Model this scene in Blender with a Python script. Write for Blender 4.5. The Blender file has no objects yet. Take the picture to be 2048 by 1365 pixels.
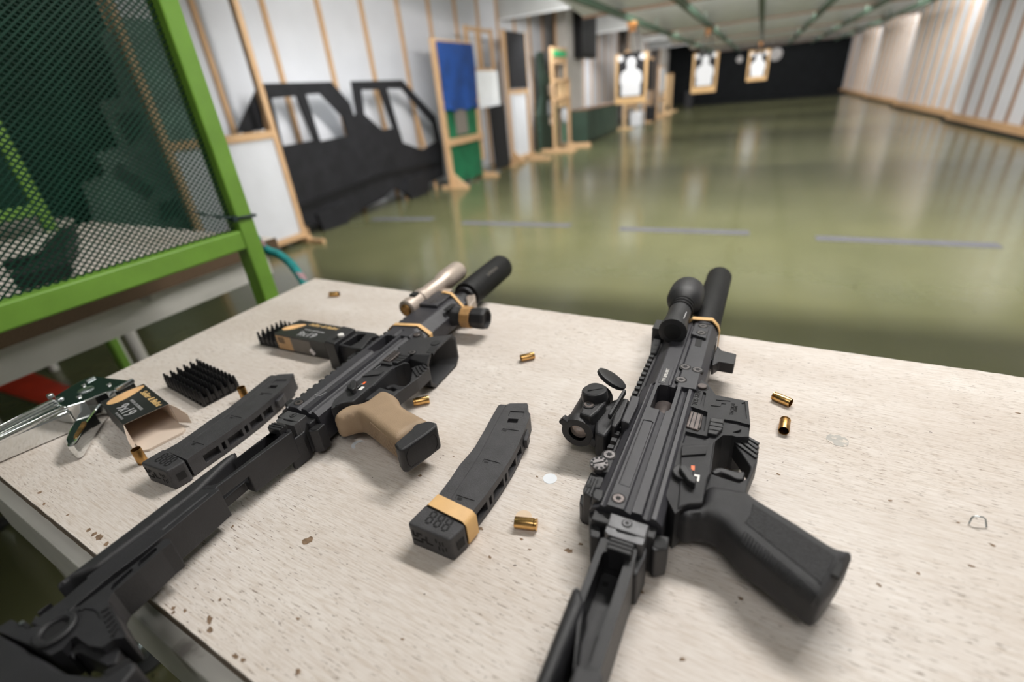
import bpy, bmesh, math, random
from mathutils import Vector, Matrix
random.seed(7)
SC = bpy.context.scene
COL = SC.collection
# ------------------------------------------------------------------ camera
T = 0.95                                   # table top height
EYE = Vector((0, 0, 1.27))
FPX = 940.0; CXP, CYP = 1024.0, 682.5
RGT = Vector((0.90418671, 0.41813971, -0.08720992))
UPV = Vector((-0.12441983, 0.45314936, 0.8827091))
FWD = Vector((-0.40861485, 0.7872832, -0.4617565))
cam_d = bpy.data.cameras.new('camera'); cam = bpy.data.objects.new('camera', cam_d); COL.objects.link(cam)
rm = Matrix((RGT, UPV, -FWD)).transposed()
cam.matrix_world = Matrix.Translation(EYE) @ rm.to_4x4()
cam_d.sensor_width = 36.0; cam_d.lens = FPX * 36.0 / 2048.0
cam_d.clip_start = 0.02; cam_d.clip_end = 120
cam_d.dof.use_dof = True; cam_d.dof.focus_distance = 0.46; cam_d.dof.aperture_fstop = 2.6
SC.camera = cam
# ------------------------------------------------------------------ world, exposure, lights
SC.view_settings.view_transform = 'Standard'; SC.view_settings.look = 'None'
SC.view_settings.exposure = 0.0; SC.view_settings.gamma = 1.0
SC.view_settings.use_curve_mapping = False
wd = bpy.data.worlds.new('world'); SC.world = wd; wd.use_nodes = True
wd.node_tree.nodes['Background'].inputs[0].default_value = (0.92, 0.97, 1.0, 1)
wd.node_tree.nodes['Background'].inputs[1].default_value = 0.10
def area(name, loc, size, power, rot=(0, 0, 0), col=(1.0, 0.97, 0.93)):
    d = bpy.data.lights.new(name, 'AREA'); d.shape = 'RECTANGLE'; d.size, d.size_y = size
    d.energy = power; d.color = col
    o = bpy.data.objects.new(name, d); COL.objects.link(o); o.location = loc; o.rotation_euler = rot
    return o
# fluorescent fittings hidden above the low edges of the ceiling baffles, and the one over the firing line
BAFFLE_Y = [3.5, 9.0, 13.9, 18.8, 23.8, 28.4]
LAMP_W = [470, 165, 155, 145, 125, 40]
area('lamp_firing_line', (0.25, 1.45, 2.66), (1.3, 0.16), 56)
area('fill_next_table', (-1.95, 0.55, 2.66), (1.0, 0.16), 13)  # added fill light, brightens the neighbouring table top
area('lamp_booth', (0.4, -0.7, 2.9), (1.8, 0.6), 18)
for yb, pw in zip(BAFFLE_Y, LAMP_W):
    area('lamp_bay', (0.2, yb + 0.09, 2.62), (6.4, 0.10), pw, rot=(math.radians(45), 0, 0))
    area('lamp_bay_fill', (0.2, yb + 0.12, 2.60), (6.4, 0.10), pw * (0.14 if yb < 5 else 0.75), rot=(math.radians(95), 0, 0))  # added second emitter per bay, brightens baffle undersides, walls and targets
for yb, pw, ln in ((5.4, 42, 3.2), (10.9, 62, 0.3), (16.4, 50, 0.3), (22.0, 46, 0.3)):
    area('lamp_aisle', (-3.75, yb, 2.95), (0.5, ln), pw, col=(0.93, 0.97, 1.0)).data.spread = math.radians(120)

# ------------------------------------------------------------------ pixel helpers: place traced outlines on real planes
def ray(px, py):
    return RGT * ((px - CXP) / FPX) - UPV * ((py - CYP) / FPX) + FWD
def onZ(px, py, z):
    d = ray(px, py); return EYE + d * ((z - EYE.z) / d.z)
def onX(px, py, x):
    d = ray(px, py); return EYE + d * ((x - EYE.x) / d.x)
def onY(px, py, y):
    d = ray(px, py); return EYE + d * ((y - EYE.y) / d.y)
def up(px, py, h=0.0):
    return onZ(px, py, T + h)

# ------------------------------------------------------------------ materials
def nt(name):
    m = bpy.data.materials.new(name); m.use_nodes = True
    n = m.node_tree; b = n.nodes['Principled BSDF']
    return m, n, b
def mat(name, col, rough=0.5, metal=0.0, var=0.08, scale=30.0, bump=0.0, bscale=400.0, spec=0.5, emit=None, wear=None, rvar=0.0):
    m, n, b = nt(name)
    tc = n.nodes.new('ShaderNodeTexCoord')
    no = n.nodes.new('ShaderNodeTexNoise'); no.inputs['Scale'].default_value = scale; no.inputs['Detail'].default_value = 4
    n.links.new(tc.outputs['Object'], no.inputs['Vector'])
    rp = n.nodes.new('ShaderNodeValToRGB')
    rp.color_ramp.elements[0].position = 0.3; rp.color_ramp.elements[1].position = 0.7
    rp.color_ramp.elements[0].color = tuple(max(0, c * (1 - var)) for c in col) + (1,)
    rp.color_ramp.elements[1].color = tuple(min(1, c * (1 + var)) for c in col) + (1,)
    n.links.new(no.outputs['Fac'], rp.inputs['Fac'])
    last = rp.outputs['Color']
    if wear:                                   # (colour, scale, threshold) worn flecks
        w = n.nodes.new('ShaderNodeTexNoise'); w.inputs['Scale'].default_value = wear[1]; w.inputs['Detail'].default_value = 6
        n.links.new(tc.outputs['Object'], w.inputs['Vector'])
        wr = n.nodes.new('ShaderNodeValToRGB'); wr.color_ramp.elements[0].position = wear[2]; wr.color_ramp.elements[1].position = wear[2] + 0.04
        n.links.new(w.outputs['Fac'], wr.inputs['Fac'])
        mx = n.nodes.new('ShaderNodeMix'); mx.data_type = 'RGBA'
        n.links.new(wr.outputs['Color'], mx.inputs[0]); n.links.new(last, mx.inputs[6]); mx.inputs[7].default_value = tuple(wear[0]) + (1,)
        last = mx.outputs[2]
    n.links.new(last, b.inputs['Base Color'])
    b.inputs['Roughness'].default_value = rough; b.inputs['Metallic'].default_value = metal
    b.inputs['Specular IOR Level'].default_value = spec
    if rvar:
        mr = n.nodes.new('ShaderNodeMapRange'); mr.inputs[3].default_value = rough - rvar; mr.inputs[4].default_value = rough + rvar
        n.links.new(no.outputs['Fac'], mr.inputs[0]); n.links.new(mr.outputs[0], b.inputs['Roughness'])
    if bump:
        bn = n.nodes.new('ShaderNodeTexNoise'); bn.inputs['Scale'].default_value = bscale; bn.inputs['Detail'].default_value = 2
        n.links.new(tc.outputs['Object'], bn.inputs['Vector'])
        bp = n.nodes.new('ShaderNodeBump'); bp.inputs['Strength'].default_value = bump; bp.inputs['Distance'].default_value = 0.001
        n.links.new(bn.outputs['Fac'], bp.inputs['Height']); n.links.new(bp.outputs['Normal'], b.inputs['Normal'])
    if emit:
        b.inputs['Emission Color'].default_value = tuple(emit[0]) + (1,); b.inputs['Emission Strength'].default_value = emit[1]
    return m
def wood(name, c1, c2, axis=2, stretch=14.0, scale=8.0, rough=0.6):
    m, n, b = nt(name)
    tc = n.nodes.new('ShaderNodeTexCoord'); mp = n.nodes.new('ShaderNodeMapping')
    s = [stretch] * 3; s[axis] = 1.0; mp.inputs['Scale'].default_value = s
    n.links.new(tc.outputs['Object'], mp.inputs['Vector'])
    no = n.nodes.new('ShaderNodeTexNoise'); no.inputs['Scale'].default_value = scale; no.inputs['Detail'].default_value = 5
    n.links.new(mp.outputs[0], no.inputs['Vector'])
    rp = n.nodes.new('ShaderNodeValToRGB'); rp.color_ramp.elements[0].position = 0.35; rp.color_ramp.elements[1].position = 0.68
    rp.color_ramp.elements[0].color = tuple(c1) + (1,); rp.color_ramp.elements[1].color = tuple(c2) + (1,)
    n.links.new(no.outputs['Fac'], rp.inputs['Fac']); n.links.new(rp.outputs['Color'], b.inputs['Base Color'])
    b.inputs['Roughness'].default_value = rough
    return m

M = {}
M['polymer'] = mat('black_polymer', (0.017, 0.017, 0.0195), 0.46, var=0.15, scale=60, bump=0.35, bscale=1600)
M['anod'] = mat('anodised_receiver', (0.034, 0.0335, 0.040), 0.42, var=0.12, scale=90, bump=0.25, bscale=2600)
M['lower'] = mat('grey_polymer', (0.024, 0.024, 0.027), 0.48, var=0.15, scale=90, bump=0.5, bscale=2200)
M['matte'] = mat('matte_black', (0.0045, 0.0045, 0.005), 0.62, var=0.2, scale=60, bump=0.2, bscale=900, spec=0.3)
M['panelrough'] = mat('stippled_black', (0.013, 0.013, 0.015), 0.66, var=0.5, scale=420, bump=1.0, bscale=900)
M['deep'] = mat('black_and_recess_shade', (0.004, 0.004, 0.005), 0.7, var=0.2)  # near-black puts shade into drawn holes and grooves; small black parts share it
M['steel'] = mat('dark_steel', (0.16, 0.15, 0.15), 0.38, 0.8, var=0.25, scale=160)
M['bolt'] = mat('bolt_steel', (0.13, 0.11, 0.105), 0.42, 0.6, var=0.25, scale=120)
M['hinge'] = mat('worn_hinge', (0.085, 0.085, 0.09), 0.42, 0.4, var=0.3, scale=70, bump=0.2, bscale=800)
M['chrome'] = mat('chrome', (0.78, 0.80, 0.80), 0.09, 1.0, var=0.04, scale=20)
M['zinc'] = mat('zinc_plated', (0.55, 0.60, 0.62), 0.3, 1.0, var=0.1, scale=40)
M['tan'] = mat('tan_polymer', (0.335, 0.235, 0.148), 0.55, var=0.06, scale=60, bump=0.3, bscale=1400)
M['band'] = mat('tan_rubber', (0.70, 0.43, 0.18), 0.55, var=0.06, scale=80, bump=0.1, bscale=600)
M['band2'] = mat('brown_rubber', (0.42, 0.235, 0.09), 0.5, var=0.15, scale=120)
M['fde'] = mat('sand_anodised', (0.46, 0.385, 0.33), 0.42, 0.35, var=0.1, scale=60)
M['brass'] = mat('brass', (0.72, 0.44, 0.17), 0.24, 1.0, var=0.15, scale=160)
M['brassglint'] = mat('glint_brass', (0.92, 0.64, 0.44), 0.45, 0.15, var=0.1, scale=90)  # lightened copy of brass, lamp glints on floor cases put into the colour
M['brassold'] = mat('tarnished_brass', (0.42, 0.24, 0.085), 0.36, 1.0, var=0.45, scale=110)
M['glass'] = mat('lens_glass', (0.34, 0.28, 0.25), 0.06, 0.3, var=0.25, scale=160)
M['whitepaint'] = mat('white_fill', (0.80, 0.78, 0.75), 0.5, var=0.03)
M['orange'] = mat('orange_fill', (0.90, 0.16, 0.04), 0.5, var=0.03)
M['mag'] = mat('magazine_polymer', (0.042, 0.041, 0.045), 0.46, var=0.2, scale=90, bump=0.6, bscale=1500)
M['follower'] = mat('orange_follower', (0.45, 0.08, 0.03), 0.5)
M['green'] = mat('lime_green_paint', (0.155, 0.32, 0.038), 0.36, var=0.10, scale=14, bump=0.08, bscale=60)
M['meshgreen'] = mat('dark_green_mesh', (0.004, 0.036, 0.021), 0.55, var=0.2, scale=20, spec=0.22)
M['whitesteel'] = mat('white_painted_steel', (0.60, 0.585, 0.55), 0.42, var=0.07, scale=12, wear=((0.30, 0.28, 0.26), 9, 0.66))
M['wallwhite'] = mat('white_wall_panel', (0.555, 0.565, 0.60), 0.62, var=0.03, scale=3)
M['whiteboard'] = mat('white_board', (0.52, 0.53, 0.56), 0.55, var=0.03, scale=5)
M['concrete'] = mat('grey_column', (0.40, 0.38, 0.355), 0.7, var=0.08, scale=3)
M['baffle'] = mat('grey_baffle', (0.46, 0.47, 0.47), 0.7, var=0.05, scale=4)
M['ceil'] = mat('grey_ceiling', (0.83, 0.85, 0.88), 0.7, var=0.04, scale=4)
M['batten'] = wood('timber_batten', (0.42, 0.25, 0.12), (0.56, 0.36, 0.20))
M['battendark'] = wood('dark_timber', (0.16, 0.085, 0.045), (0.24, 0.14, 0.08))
M['pine'] = wood('pine_timber', (0.42, 0.255, 0.13), (0.54, 0.355, 0.20))
M['pineh'] = wood('pine_timber_rail', (0.42, 0.255, 0.13), (0.54, 0.355, 0.20), axis=1)
M['ply'] = wood('plywood', (0.55, 0.36, 0.19), (0.66, 0.46, 0.26))
M['cutblack'] = mat('black_board', (0.011, 0.011, 0.013), 0.6, var=0.3, scale=9, bump=0.2, bscale=120, spec=0.25)
M['blacksteel'] = mat('black_steel_box', (0.006, 0.006, 0.007), 0.5, var=0.2, spec=0.25)
M['darkgreen'] = mat('dark_green_board', (0.003, 0.026, 0.015), 0.7, var=0.2, scale=4, spec=0.15)
M['camo'] = mat('grey_green_board', (0.105, 0.165, 0.14), 0.6, var=0.25, scale=7)
M['camodark'] = mat('dark_camo_patch', (0.010, 0.024, 0.020), 0.6, var=0.2)
M['blue'] = mat('blue_cloth', (0.004, 0.045, 0.21), 0.7, var=0.25, scale=5, bump=0.4, bscale=14)
M['greencloth'] = mat('green_cloth', (0.004, 0.115, 0.045), 0.7, var=0.2, scale=6, bump=0.3, bscale=14)
M['cabgreen'] = mat('cabinet_green', (0.022, 0.045, 0.030), 0.5, var=0.15, scale=5)
M['railgreen'] = mat('rail_green', (0.055, 0.10, 0.068), 0.45, var=0.15, scale=6)
M['carrier'] = mat('orange_carrier', (0.24, 0.095, 0.014), 0.5, var=0.2, scale=8)
M['cardboard'] = mat('cardboard', (0.50, 0.32, 0.15), 0.8, var=0.08, scale=8)
M['paperblack'] = mat('black_print', (0.016, 0.016, 0.018), 0.7, var=0.1, spec=0.2)
M['paperwhite'] = mat('white_print', (0.56, 0.57, 0.60), 0.7, var=0.02)
M['backwall'] = mat('black_rubber_wall', (0.0045, 0.0055, 0.0065), 0.75, var=0.3, scale=3, spec=0.15)
M['dash'] = mat('grey_tape', (0.075, 0.075, 0.088), 0.6, var=0.12, scale=8, spec=0.3)
M['red'] = mat('red_paint', (0.42, 0.030, 0.010), 0.5, var=0.2, scale=6)
M['boxboard'] = mat('box_board', (0.66, 0.55, 0.46), 0.75, var=0.05, scale=20)
M['boxblack'] = mat('printed_black', (0.016, 0.017, 0.017), 0.38, var=0.2, scale=60)
M['boxgrey'] = mat('printed_grey', (0.17, 0.15, 0.13), 0.5, var=0.1, scale=60)
M['boxtan'] = mat('printed_tan', (0.60, 0.36, 0.17), 0.5, var=0.08, scale=60)
M['gold'] = mat('gold_print', (0.70, 0.47, 0.20), 0.4, var=0.1, scale=90)
M['bulletprint'] = mat('bullet_print', (0.78, 0.47, 0.22), 0.4, var=0.28, scale=28)
M['silver'] = mat('silver_print', (0.36, 0.36, 0.37), 0.4, var=0.1, scale=90)
M['labelwhite'] = mat('white_label', (0.85, 0.80, 0.80), 0.5)
M['traydark'] = mat('tray_plastic', (0.008, 0.008, 0.009), 0.33, var=0.2, scale=60)
M['sticker'] = mat('white_sticker', (0.70, 0.73, 0.77), 0.6, var=0.05, scale=40)
M['stickergrey'] = mat('grey_sticker', (0.42, 0.40, 0.37), 0.7, var=0.12, scale=120, wear=((0.60, 0.54, 0.48), 160, 0.52))
M['stickertan'] = mat('tan_sticker', (0.66, 0.52, 0.38), 0.6, var=0.06, scale=60)
M['chip'] = mat('bare_wood_chip', (0.20, 0.13, 0.08), 0.8, var=0.35, scale=240)
M['rope'] = mat('teal_rope', (0.0, 0.20, 0.20), 0.7, var=0.3, scale=60, wear=((0.34, 0.20, 0.22), 26, 0.57))
M['platemetal'] = mat('dull_plate', (0.22, 0.21, 0.21), 0.6, 0.0, var=0.2, scale=9)
M['rubberfoot'] = mat('rubber_foot', (0.012, 0.013, 0.014), 0.6)
M['tie'] = mat('cable_tie', (0.010, 0.030, 0.028), 0.4)
M['plyedge'] = wood('plywood_edge', (0.085, 0.052, 0.028), (0.17, 0.11, 0.065), axis=0, stretch=60, scale=6)
M['greensign'] = mat('green_sign', (0.0, 0.32, 0.11), 0.5)

def floor_mat():
    m, n, b = nt('green_floor_paint')
    tc = n.nodes.new('ShaderNodeTexCoord')
    no = n.nodes.new('ShaderNodeTexNoise'); no.inputs['Scale'].default_value = 0.9; no.inputs['Detail'].default_value = 6
    n.links.new(tc.outputs['Object'], no.inputs['Vector'])
    rp = n.nodes.new('ShaderNodeValToRGB'); rp.color_ramp.elements[0].position = 0.3; rp.color_ramp.elements[1].position = 0.72
    rp.color_ramp.elements[0].color = (0.072, 0.075, 0.035, 1); rp.color_ramp.elements[1].color = (0.100, 0.100, 0.048, 1)
    n.links.new(no.outputs['Fac'], rp.inputs['Fac']); n.links.new(rp.outputs['Color'], b.inputs['Base Color'])
    n2 = n.nodes.new('ShaderNodeTexNoise'); n2.inputs['Scale'].default_value = 3.5; n2.inputs['Detail'].default_value = 5
    n.links.new(tc.outputs['Object'], n2.inputs['Vector'])
    mr = n.nodes.new('ShaderNodeMapRange'); mr.inputs[3].default_value = 0.12; mr.inputs[4].default_value = 0.22
    n.links.new(n2.outputs['Fac'], mr.inputs[0]); n.links.new(mr.outputs[0], b.inputs['Roughness'])
    bp = n.nodes.new('ShaderNodeBump'); bp.inputs['Strength'].default_value = 0.12; bp.inputs['Distance'].default_value = 0.01
    n3 = n.nodes.new('ShaderNodeTexNoise'); n3.inputs['Scale'].default_value = 14
    n.links.new(tc.outputs['Object'], n3.inputs['Vector'])
    n.links.new(n3.outputs['Fac'], bp.inputs['Height']); n.links.new(bp.outputs['Normal'], b.inputs['Normal'])
    return m
M['floor'] = floor_mat()

def table_mat():
    m, n, b = nt('worn_whitewashed_plywood')
    L = n.links.new
    tc = n.nodes.new('ShaderNodeTexCoord')
    def noise(scale, sx, sy, detail=4, rough=0.5, rot=0.0):
        mp = n.nodes.new('ShaderNodeMapping'); mp.inputs['Scale'].default_value = (sx, sy, 1); mp.inputs['Rotation'].default_value = (0, 0, rot)
        L(tc.outputs['Object'], mp.inputs['Vector'])
        t = n.nodes.new('ShaderNodeTexNoise'); t.inputs['Scale'].default_value = scale; t.inputs['Detail'].default_value = detail; t.inputs['Roughness'].default_value = rough
        L(mp.outputs[0], t.inputs['Vector']); return t.outputs['Fac']
    def ramp(src, p0, p1, c0=(0, 0, 0, 1), c1=(1, 1, 1, 1)):
        r = n.nodes.new('ShaderNodeValToRGB'); r.color_ramp.elements[0].position = p0; r.color_ramp.elements[1].position = p1
        r.color_ramp.elements[0].color = c0; r.color_ramp.elements[1].color = c1
        L(src, r.inputs['Fac']); return r.outputs['Color']
    def mix(fac, a, c, k=None):
        x = n.nodes.new('ShaderNodeMix'); x.data_type = 'RGBA'
        if k is not None:
            mu = n.nodes.new('ShaderNodeMath'); mu.operation = 'MULTIPLY'; L(fac, mu.inputs[0]); mu.inputs[1].default_value = k; fac = mu.outputs[0]
        L(fac, x.inputs[0]); L(a, x.inputs[6]) if not isinstance(a, tuple) else setattr(x.inputs[6], 'default_value', a)
        x.inputs[7].default_value = c; return x.outputs[2]
    def mul(a, c):
        mu = n.nodes.new('ShaderNodeMath'); mu.operation = 'MULTIPLY'; L(a, mu.inputs[0]); L(c, mu.inputs[1]); return mu.outputs[0]
    base = ramp(noise(5.0, 1.0, 3.0, 5), 0.3, 0.7, (0.60, 0.545, 0.50, 1), (0.715, 0.67, 0.63, 1))
    fine = ramp(noise(1.0, 60, 900, 3), 0.42, 0.72)
    c = mix(fine, base, (0.42, 0.335, 0.265, 1), 0.50)
    med = ramp(noise(1.0, 34, 420, 4), 0.52, 0.70)
    c = mix(med, c, (0.43, 0.335, 0.255, 1), 0.34)
    worn = ramp(noise(3.4, 1.0, 1.6, 6, 0.6), 0.50, 0.68)
    dash = mul(ramp(noise(1.0, 95, 760, 3, 0.6), 0.615, 0.65), ramp(noise(9.0, 1, 1, 4), 0.36, 0.62))
    c = mix(dash, c, (0.115, 0.070, 0.042, 1), 0.85)
    dw = mul(ramp(noise(1.0, 95, 620, 3, 0.6), 0.57, 0.65), worn)
    c = mix(dw, c, (0.22, 0.155, 0.105, 1), 0.55)
    c = mix(worn, c, (0.47, 0.385, 0.31, 1), 0.28)
    sp = ramp(noise(1.0, 190, 300, 2, 0.5), 0.735, 0.76)
    c = mix(sp, c, (0.055, 0.035, 0.024, 1), 0.9)
    L(c, b.inputs['Base Color'])
    b.inputs['Roughness'].default_value = 0.56; b.inputs['Specular IOR Level'].default_value = 0.35
    bp = n.nodes.new('ShaderNodeBump'); bp.inputs['Strength'].default_value = 0.35; bp.inputs['Distance'].default_value = 0.0006; bp.invert = True
    L(dash, bp.inputs['Height']); L(bp.outputs['Normal'], b.inputs['Normal'])
    return m
M['table'] = table_mat()

# ------------------------------------------------------------------ object helpers
def meshobj(name, bm, m, parent=None, smooth=None, bevel=0.0, seg=2, kind=None, label=None):
    me = bpy.data.meshes.new(name)
    bmesh.ops.recalc_face_normals(bm, faces=bm.faces[:])
    bm.to_mesh(me); bm.free()
    if isinstance(m, (list, tuple)):
        for q in m: me.materials.append(M[q] if isinstance(q, str) else q)
    else:
        me.materials.append(M[m] if isinstance(m, str) else m)
    if smooth is not None:
        me.polygons.foreach_set('use_smooth', [True] * len(me.polygons))
        me.set_sharp_from_angle(angle=math.radians(smooth))
    o = bpy.data.objects.new(name, me); COL.objects.link(o)
    if parent is not None: o.parent = parent
    if bevel:
        bv = o.modifiers.new('bevel', 'BEVEL'); bv.width = bevel; bv.segments = seg; bv.limit_method = 'ANGLE'; bv.angle_limit = math.radians(32)
        bv.use_clamp_overlap = True
    if kind: o['kind'] = kind
    if label: o['label'] = label
    return o
def tag(o, label, cat, group=None):
    o['label'] = label; o['category'] = cat
    if group: o['group'] = group
    return o
def thing(name, label, cat, loc=(0, 0, 0), rz=0.0, group=None):
    e = bpy.data.objects.new(name, None); COL.objects.link(e); e.empty_display_size = 0.05
    e.location = loc; e.rotation_euler = (0, 0, rz); tag(e, label, cat, group); return e
def struct(o):
    o['kind'] = 'structure'; return o
def B(): return bmesh.new()
def box(bm, x0, x1, y0, y1, z0, z1, mi=0):
    vs = [bm.verts.new(p) for p in ((x0, y0, z0), (x1, y0, z0), (x1, y1, z0), (x0, y1, z0), (x0, y0, z1), (x1, y0, z1), (x1, y1, z1), (x0, y1, z1))]
    for f in ((0, 1, 2, 3), (4, 5, 6, 7), (0, 1, 5, 4), (1, 2, 6, 5), (2, 3, 7, 6), (3, 0, 4, 7)):
        bm.faces.new([vs[i] for i in f]).material_index = mi
    return bm
def bxo(name, ext, m, parent=None, bevel=0.0, **k):
    return meshobj(name, box(B(), *ext), m, parent, bevel=bevel, **k)
def prism(bm, pts, z0, z1, mi=0):
    """pts [(x,y)] or [(x,y,ztop)]; closed solid from z0 up to z1 (or to each point's own top)."""
    top = [bm.verts.new((p[0], p[1], p[2] if len(p) > 2 else z1)) for p in pts]
    bot = [bm.verts.new((p[0], p[1], z0)) for p in pts]
    n = len(pts); fs = [bm.faces.new(top), bm.faces.new(bot)]
    for i in range(n): fs.append(bm.faces.new((top[i], top[(i + 1) % n], bot[(i + 1) % n], bot[i])))
    for f in fs: f.material_index = mi
    return bm
def frame_of(d):
    d = Vector(d).normalized(); a = Vector((0, 0, 1)) if abs(d.z) < 0.9 else Vector((1, 0, 0))
    x = d.cross(a).normalized(); return x, d.cross(x).normalized(), d
def lathe(bm, p0, d, prof, seg=32, mi=0, cap=True):
    """prof [(t along d, radius)] starting at p0."""
    x, y, d = frame_of(d); p0 = Vector(p0); rings = []
    for t, r in prof:
        rings.append([bm.verts.new(p0 + d * t + (x * math.cos(2 * math.pi * i / seg) + y * math.sin(2 * math.pi * i / seg)) * r) for i in range(seg)])
    for a, b in zip(rings, rings[1:]):
        for i in range(seg):
            bm.faces.new((a[i], a[(i + 1) % seg], b[(i + 1) % seg], b[i])).material_index = mi
    if cap:
        bm.faces.new(rings[0]).material_index = mi; bm.faces.new(rings[-1]).material_index = mi
    return bm
def tube(bm, pts, r, seg=8, mi=0, closed=False):
    pts = [Vector(p) for p in pts]; rings = []; n = len(pts); prevx = None
    for i, p in enumerate(pts):
        a = pts[i - 1] if (i > 0 or closed) else p; c = pts[(i + 1) % n] if (i < n - 1 or closed) else p
        d = (c - a).normalized()
        if prevx is None: x, y, _ = frame_of(d)
        else:
            x = (prevx - d * prevx.dot(d)).normalized(); y = d.cross(x)
        prevx = x
        rr = r[i] if isinstance(r, (list, tuple)) else r
        rings.append([bm.verts.new(p + (x * math.cos(2 * math.pi * k / seg) + y * math.sin(2 * math.pi * k / seg)) * rr) for k in range(seg)])
    pr = list(zip(rings, rings[1:])) + ([(rings[-1], rings[0])] if closed else [])
    for a, b in pr:
        for k in range(seg): bm.faces.new((a[k], a[(k + 1) % seg], b[(k + 1) % seg], b[k])).material_index = mi
    if not closed: bm.faces.new(rings[0]); bm.faces.new(rings[-1])
    return bm
def sweep_rect(bm, pts, w, t, nrm=(0, 0, 1), closed=False, mi=0):
    """flat strap along pts: width w along the side vector supplied per point or constant, thickness t outwards."""
    pts = [Vector(p) for p in pts]; n = len(pts); rings = []
    for i, p in enumerate(pts):
        a = pts[i - 1] if (i > 0 or closed) else p; c = pts[(i + 1) % n] if (i < n - 1 or closed) else p
        d = (c - a).normalized(); s = Vector(nrm).normalized(); o = d.cross(s).normalized()
        rings.append([bm.verts.new(p + s * sx * w / 2 + o * ox * t) for sx, ox in ((-1, 0), (1, 0), (1, 1), (-1, 1))])
    pr = list(zip(rings, rings[1:])) + ([(rings[-1], rings[0])] if closed else [])
    for a, b in pr:
        for k in range(4): bm.faces.new((a[k], a[(k + 1) % 4], b[(k + 1) % 4], b[k])).material_index = mi
    if not closed: bm.faces.new(rings[0]); bm.faces.new(rings[-1])
    return bm
def beam(bm, a, b, w, h, up=(0, 0, 1), mi=0):
    """box bar from a to b; w across, h along 'up'."""
    a, b = Vector(a), Vector(b); d = (b - a).normalized(); u = Vector(up); s = d.cross(u).normalized(); u = s.cross(d).normalized()
    vs = [bm.verts.new(q + s * sx * w / 2 + u * sy * h / 2) for q in (a, b) for sx, sy in ((-1, -1), (1, -1), (1, 1), (-1, 1))]
    for f in ((0, 1, 2, 3), (4, 5, 6, 7), (0, 1, 5, 4), (1, 2, 6, 5), (2, 3, 7, 6), (3, 0, 4, 7)):
        bm.faces.new([vs[i] for i in f]).material_index = mi
    return bm
def cut(o, *cutters):
    """boolean-subtract bmesh solids from o and bake the result (o's bevel modifier is kept)."""
    bv = [(m.width, m.segments) for m in o.modifiers if m.type == 'BEVEL']
    o.modifiers.clear()
    temps = []
    for bm in cutters:
        bmesh.ops.recalc_face_normals(bm, faces=bm.faces[:])
        me = bpy.data.meshes.new('cutter'); bm.to_mesh(me); bm.free()
        c = bpy.data.objects.new('cutter', me); COL.objects.link(c); c.parent = o.parent
        if o.parent is not None and o.parent.parent is None: pass
        md = o.modifiers.new('cut', 'BOOLEAN'); md.operation = 'DIFFERENCE'; md.solver = 'EXACT'; md.object = c
        temps.append(c)
    bpy.context.view_layer.update()
    dg = bpy.context.evaluated_depsgraph_get()
    me = bpy.data.meshes.new_from_object(o.evaluated_get(dg))
    o.modifiers.clear(); old = o.data; me.name = old.name; o.data = me; bpy.data.meshes.remove(old)
    for c in temps:
        d = c.data; bpy.data.objects.remove(c); bpy.data.meshes.remove(d)
    for w, s in bv:
        b = o.modifiers.new('bevel', 'BEVEL'); b.width = w; b.segments = s; b.limit_method = 'ANGLE'; b.angle_limit = math.radians(32)
    return o
def text_bm(s, size, shear=0.0, depth=0.0002, bold=0.0, spacing=1.0):
    c = bpy.data.curves.new('txt', 'FONT'); c.body = s; c.size = size; c.shear = shear; c.extrude = depth; c.offset = bold; c.space_character = spacing
    c.align_x = 'CENTER'; c.align_y = 'CENTER'; c.resolution_u = 3
    o = bpy.data.objects.new('txt', c); COL.objects.link(o); bpy.context.view_layer.update()
    me = bpy.data.meshes.new_from_object(o.evaluated_get(bpy.context.evaluated_depsgraph_get()))
    bpy.data.objects.remove(o); bpy.data.curves.remove(c)
    bm = B(); bm.from_mesh(me); bpy.data.meshes.remove(me); return bm
def put_text(name, s, size, origin, ex, ey, m, parent=None, **k):
    """flat lettering centred at origin, ex = reading direction, ey = up direction of the letters."""
    bm = text_bm(s, size, **k); ex = Vector(ex).normalized(); ez = ex.cross(Vector(ey)).normalized(); ey = ez.cross(ex)
    mt = Matrix((ex, ey, ez)).transposed().to_4x4(); mt.translation = Vector(origin)
    bm.transform(mt); return meshobj(name, bm, m, parent)
def copy_tree(o, parent=None):
    c = o.copy(); COL.objects.link(c); c.parent = parent
    for ch in list(o.children): copy_tree(ch, c)
    return c
# ================================================================== ROOM
XR, XL, YB = 3.72, -5.0, 31.0
struct(bxo('floor', (XL - 0.3, XR + 0.5, -2.6, YB + 0.3, -0.08, 0.0), 'floor'))
struct(bxo('wall_back', (XL, XR + 0.3, YB, YB + 0.25, 0, 3.2), 'backwall'))
bk = struct(bxo('trim_1', (-3.2, XR, 27.6, YB, 0.0, 0.035), 'backwall'))
bk['label'] = 'black rubber matting in front of the far bullet trap'
struct(bxo('wall_near', (XL - 0.3, XR + 0.5, -2.7, -2.5, 0, 3.2), 'wallwhite'))
# left wall: white panels with timber battens between them
wl = bpy.data.objects.new('wall_left', None); COL.objects.link(wl); wl.location = (XL, 0, 0); struct(wl)
ys = [-2.6, -1.3, 0.0, 1.2, 2.05, 2.88, 3.70, 4.53, 5.36, 6.17, 6.99, 7.83, 8.67, 9.50] + [10.33 + 0.84 * k for k in range(25)]
for a, b in zip(ys, ys[1:]):
    bxo('wall_panel', (-0.12, 0, a + 0.012, b - 0.012, 0, 3.3), 'wallwhite', wl)
for y in ys[1:-1]:
    bxo('batten', (-0.02, 0.035, y - 0.028, y + 0.028, 0, 3.3), 'batten', wl)
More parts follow.
